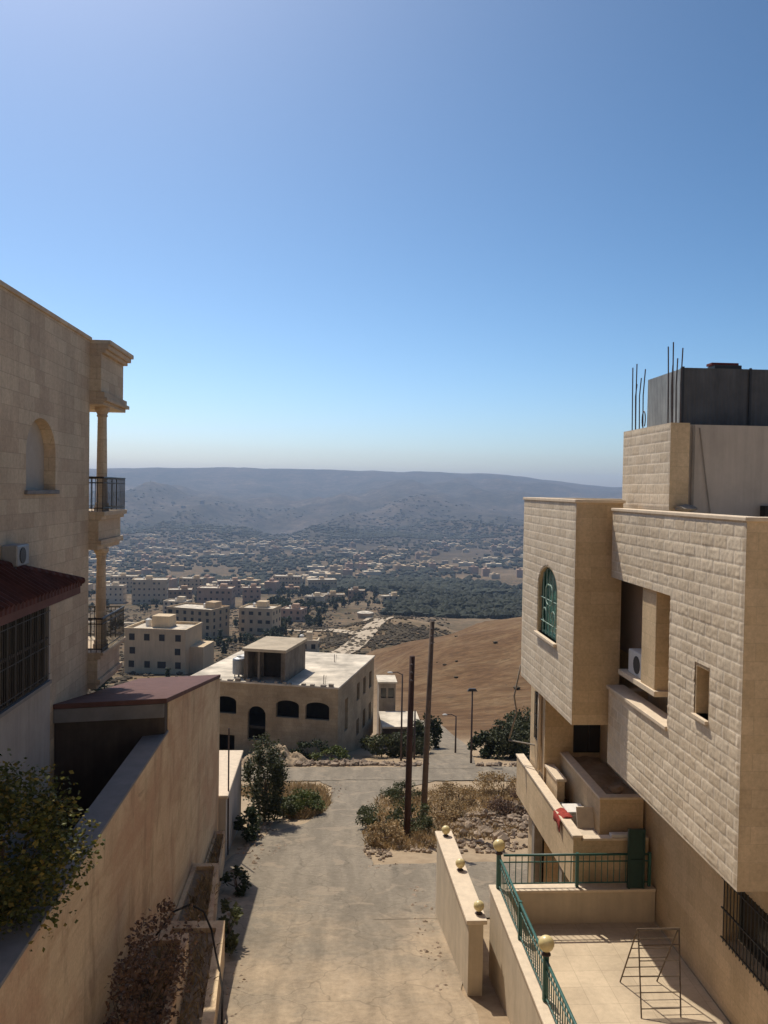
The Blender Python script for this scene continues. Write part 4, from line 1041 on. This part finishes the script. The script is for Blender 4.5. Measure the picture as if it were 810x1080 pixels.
town_house('pinkish block behind and right of the wide pinkish house', -58,630,13,11,12.5,3,R(6),HM[2],9)
town_house('far pale house with a flat top left of the valley edge', -47,935,30,16,13,3,R(-6),HM[1],10)
town_house('far broad beige house near the valley edge', -10,882,30,18,12,2,R(10),HM[1],11)
town_house('low pale house right of the dark tree clump', -11,602,13,10,6,2,R(-8),HM[3],12)
town_house('long low beige house behind the dark tree clump', 2,676,18,10,6,2,R(4),HM[1],13)
town_house('small dark-windowed house near the orchard edge', 22,725,14,11,7.5,2,R(-4),HM[4],14)
town_house('pale house at the far end of the dirt track', 44,640,13,10,5.5,2,R(12),HM[0],15)
town_house('brownish house low on the slope behind the small white hut', -20,470,12,10,6.5,2,R(-16),HM[2],16)
town_house('pale house set between the slope houses and the bare terrace', -92,520,14,11,8,3,R(-12),HM[3],17)
town_house('far cream block on the left shoulder of the slope', -190,800,24,14,15,4,R(5),HM[0],18)
town_house('far beige block above the brown house', -128,800,22,14,14,4,R(-6),HM[1],19)
town_house('far pink block above the wide pinkish house', -90,760,20,14,13,4,R(10),HM[2],20)
tk = thing('round_reservoir', 'round pale water reservoir beside the dirt tracks', 'reservoir', (20.4,499,ground_z(20.4,499)-.5))
b = MB(); b.lathe((20.4,499,ground_z(20.4,499)-.5), [(4.6,0),(4.6,3.6)], 28); b.build('wall', HM[1], tk)
b = MB(); b.lathe((20.4,499,ground_z(20.4,499)+3.1), [(4.8,0),(4.8,.25),(2.5,.9),(.1,1.1)], 28); b.build('roof', M['roofcream'], tk)

# valley houses: too small to show parts
rnd = random.Random(77)
protos = []
for k in range(5):
    w, d, h = ((14,10,7),(20,12,9),(12,12,12),(28,14,6),(16,10,4))[k]
    b = MB(); b.box(-w/2,w/2,-d/2,d/2,-3,h); b.box(-w*.2,w*.1,-d*.2,d*.3,h,h+2.4)
    protos.append(b.build('valley_house', HM[k], local=True))
VL = 'one of the many tiny pale houses scattered over the hazy valley floor'
spots = []
tries = 0
while len(spots) < 230 and tries < 20000:
    tries += 1
    y = rnd.uniform(820,2300); a = rnd.uniform(-.30,.24); x = a*y
    if 30 < x < 300 and 500 < y < 1280: continue
    if y < 1050 and a > -.04: continue
    if noise.noise(Vector((x/260,y/420,8))) < -.12: continue
    if any(abs(x-p)+abs(y-q) < 30 for p,q in spots): continue
    spots.append((x,y))
for i,(x,y) in enumerate(spots):
    o = protos[i] if i < 5 else protos[rnd.randrange(5)].copy()
    if i >= 5: C.objects.link(o)
    o.location = (x,y,ground_z(x,y)); o.rotation_euler = (0,0,rnd.uniform(-.5,.5)); tag(o, VL, 'house', 'tiny houses over the valley floor')
b = MB()
for i in range(900):
    y = rnd.uniform(1600,4300); a = rnd.uniform(-.30,.25); x = a*y
    if noise.noise(Vector((x/420,y/600,2))) < rnd.uniform(-.2,.5)+(y-1600)/4500: continue
    z = ground_z(x,y); w = rnd.uniform(7,20); d = rnd.uniform(7,14); h = rnd.uniform(4,11)
    b.box(x-w/2,x+w/2,y-d/2,y+d/2,z-4,z+h)
tag(b.build('far_town', m_plain('far_render', (.30,.25,.19), .4, .02, bumps=0)), 'far town of pale specks on the opposite hillside', 'town', kind='stuff')

# trees
rnd = random.Random(31)
tp = []
for k in range(4):
    b = MB(); r2 = random.Random(100+k); leaf_mesh(b, r2, (0,0,2.6), (1.9,1.9,2.2) if k < 3 else (1.1,1.1,3.0), 420, .75, .6, .2)
    b.tube([(0,0,-.5),(0,0,2.4)], .16, 5); tp.append(b.build('slope_tree', M['leafdark'], local=True))
n = 0
def slope_tree(x, y, s):
    global n
    o = tp[n] if n < 4 else tp[rnd.randrange(4)].copy()
    if n >= 4: C.objects.link(o)
    n += 1; o.location = (x,y,ground_z(x,y)-.2); o.scale = (s,s,s*rnd.uniform(.85,1.15)); o.rotation_euler = (0,0,rnd.random()*6)
    tag(o, 'one of the dark trees scattered between the houses on the slope', 'tree', 'trees between the slope houses')
for (x,y,r,c,s0,s1) in ((-18,492,12,12,1.3,2.3),(-34,528,16,9,1.1,2.),(-24,385,8,6,.9,1.5),(-52,300,12,8,.7,1.3),(-66,470,20,9,1,1.7),(-40,240,10,6,.6,1.1),(8,600,30,12,1,1.8),(-120,600,40,12,1,1.8),(-45,620,25,10,1,1.8),(-80,640,30,8,1.1,1.8),(-5,420,14,8,.8,1.4),(-150,720,50,14,1.2,2),(-60,800,60,20,1.2,2.2),(10,800,50,16,1.2,2.2),(-30,150,10,5,.5,.9),(-20,300,16,8,.6,1.1),(-75,380,16,8,.8,1.4),(-50,400,14,10,.6,1.2),(-35,300,14,12,.5,1.),(-62,330,10,8,.6,1.1),(-20,345,8,8,.6,1.1),(-95,560,20,10,.8,1.5),(-160,560,24,10,.8,1.5),(-15,560,18,10,.9,1.5)):
    for i in range(c): slope_tree(x+rnd.gauss(0,r*.6), y+rnd.gauss(0,r*.8), rnd.uniform(s0,s1))
def lumps(name, mat, label, cat, gen, det=1):
    b = MB()
    bm = bmesh.new(); bmesh.ops.create_icosphere(bm, subdivisions=det, radius=1)
    bv = [v.co.copy() for v in bm.verts]; bf = [tuple(v.index for v in f.verts) for f in bm.faces]; bm.free()
    for (x,y,r,hh) in gen:
        z = ground_z(x,y); q = rnd.random()*6; c_, s_ = math.cos(q), math.sin(q)
        b.add([(x+(v.x*c_-v.y*s_)*r*rnd.uniform(.65,1.2), y+(v.x*s_+v.y*c_)*r*rnd.uniform(.65,1.2), z+hh*.35+v.z*hh*.6*rnd.uniform(.7,1.2)) for v in bv], bf)
    return tag(b.build(name, M[mat]), label, cat, kind='stuff')
g = []
for i in range(4200):      # orchard below the bare hill
    y = rnd.uniform(520,1120); x = rnd.uniform(.045,.27)*y
    if x/y < .06+.03*noise.noise(Vector((y/90,1,1))) : continue
    if noise.noise(Vector((x/60,y/110,3))) < rnd.uniform(-.5,.1)+(y-760)/900: continue
    g.append((x, y, rnd.uniform(2.2,4.6), rnd.uniform(2.5,5.5)))
lumps('orchard', 'orchard', 'dark green orchard of close trees beyond the bare brown hill', 'orchard', g)
g = []
for i in range(9000):
    y = 850*math.exp(rnd.random()*1.15); x = rnd.uniform(-.33,.27)*y
    if noise.noise(Vector((x/180,y/300,5)))+.35*noise.noise(Vector((x/50,y/70,9))) < rnd.uniform(-.35,.25): continue
    r = rnd.uniform(2.2,5.5); g.append((x,y,r*1.2,r*1.3))
lumps('valley_trees', 'fartree', 'dark green trees covering the valley floor', 'trees', g)
g = []
for i in range(9000):
    y = 2400*math.exp(rnd.random()**1.8*.5); x = rnd.uniform(-.33,.36)*y
    if noise.noise(Vector((x/500,y/800,5)))+.4*noise.noise(Vector((x/120,y/160,9))) < rnd.uniform(-.4,.5): continue
    r = rnd.uniform(3,6.5); g.append((x,y,r*1.3,r*.9))
lumps('hillside_trees', 'fartree', 'dark scrub trees dotted over the far hillside', 'trees', g, 1)
g = []
for i in range(13000):
    y = 85*math.exp(rnd.random()*1.95); x = rnd.uniform(-.33,.14)*y
    if x > -3 and y < 210: continue
    if x > 14 and y < 280: continue
    d = noise.noise(Vector((x/26,y/40,5)))+.5*noise.noise(Vector((x/8,y/11,9)))
    if d < rnd.uniform(-.45,.3): continue
    r = rnd.uniform(.3,.95)*(.6+y/700); g.append((x,y,r,r*.9))
for i in range(1900):
    x = rnd.gauss(18,13); y = rnd.gauss(294,15); r = rnd.uniform(.3,.9)
    if (x-12)**2+(y-295)**2 > 60 and y < 308: g.append((x,y,r,r*.9))
for i in range(70):
    x = rnd.uniform(6,48); y = rnd.uniform(78,150); r = rnd.uniform(.15,.5)
    if noise.noise(Vector((x/9,y/9,2))) > -.05: g.append((x,y,r,r*.9))
lumps('hillside_scrub', 'scrub', 'dark dry scrub over the slope between the houses', 'scrub', g)


# ------------------------------------------------------------------ haze, light, camera
hz = MB(); hz.box(-9300,9300,-9300,9300,-1250,190)
vm = bpy.data.materials.new('haze_air'); vm.use_nodes = True; nt = vm.node_tree
nt.nodes.remove(nt.nodes['Principled BSDF']); pv = nt.nodes.new('ShaderNodeVolumePrincipled')
pv.inputs['Color'].default_value = (.55,.72,1.0,1); pv.inputs['Density'].default_value = 1.28e-4; pv.inputs['Anisotropy'].default_value = .25
nt.links.new(pv.outputs[0], nt.nodes['Material Output'].inputs['Volume'])
ho = hz.build('haze', vm); ho['kind'] = 'stuff'; ho['label'] = 'thin blue haze filling the wide valley air'; ho['category'] = 'haze'

sun_dir = Vector((-.29,.62,1.0)).normalized()
W = bpy.data.worlds.new('World'); S.world = W; W.use_nodes = True
nt = W.node_tree; bg = nt.nodes['Background']
sk = nt.nodes.new('ShaderNodeTexSky'); sk.sky_type = 'NISHITA'; sk.sun_disc = False
sk.sun_elevation = math.asin(sun_dir.z); sk.sun_rotation = math.atan2(sun_dir.x, sun_dir.y)
sk.altitude = 600; sk.air_density = .7; sk.dust_density = 2.0; sk.ozone_density = .7
gm = nt.nodes.new('ShaderNodeGamma'); gm.inputs[1].default_value = 1.6
hs = nt.nodes.new('ShaderNodeHueSaturation'); hs.inputs['Saturation'].default_value = 1.1; hs.inputs['Hue'].default_value = .482; nt.links.new(sk.outputs[0], hs.inputs['Color']); nt.links.new(hs.outputs[0], gm.inputs[0])
nt.links.new(gm.outputs[0], bg.inputs[0]); bg.inputs[1].default_value = .0295
sl = bpy.data.lights.new('sun', 'SUN'); sl.energy = 2.75; sl.angle = R(.53); sl.color = (1,.93,.80)
so = bpy.data.objects.new('sun', sl); C.objects.link(so); so.rotation_euler = (-sun_dir).to_track_quat('-Z','Y').to_euler(); so.location = (0,0,50)

cam = bpy.data.cameras.new('camera'); co = bpy.data.objects.new('camera', cam); C.objects.link(co)
cam.sensor_fit = 'VERTICAL'; cam.sensor_height = 36; cam.lens = 30; cam.clip_end = 40000; cam.clip_start = .1
yaw, pitch, roll = R(-3.5), R(-1.5), .016
fw = Vector((-math.sin(yaw)*math.cos(pitch), math.cos(yaw)*math.cos(pitch), math.sin(pitch)))
r0 = Vector((math.cos(yaw), math.sin(yaw), 0)); u0 = r0.cross(fw)
rt = r0*math.cos(roll)+u0*math.sin(roll); up = -r0*math.sin(roll)+u0*math.cos(roll)
co.matrix_world = Matrix((( rt.x,up.x,-fw.x,0),(rt.y,up.y,-fw.y,0),(rt.z,up.z,-fw.z,0),(0,0,0,1)))
S.camera = co
S.view_settings.view_transform = 'Standard'; S.view_settings.look = 'None'; S.view_settings.exposure = .66; S.view_settings.gamma = 1; S.view_settings.use_curve_mapping = False
S.cycles.use_denoising = True
S.cycles.volume_bounces = 0; S.cycles.max_bounces = 8; S.cycles.diffuse_bounces = 5; S.cycles.glossy_bounces = 2; S.cycles.transmission_bounces = 2; S.cycles.transparent_max_bounces = 4
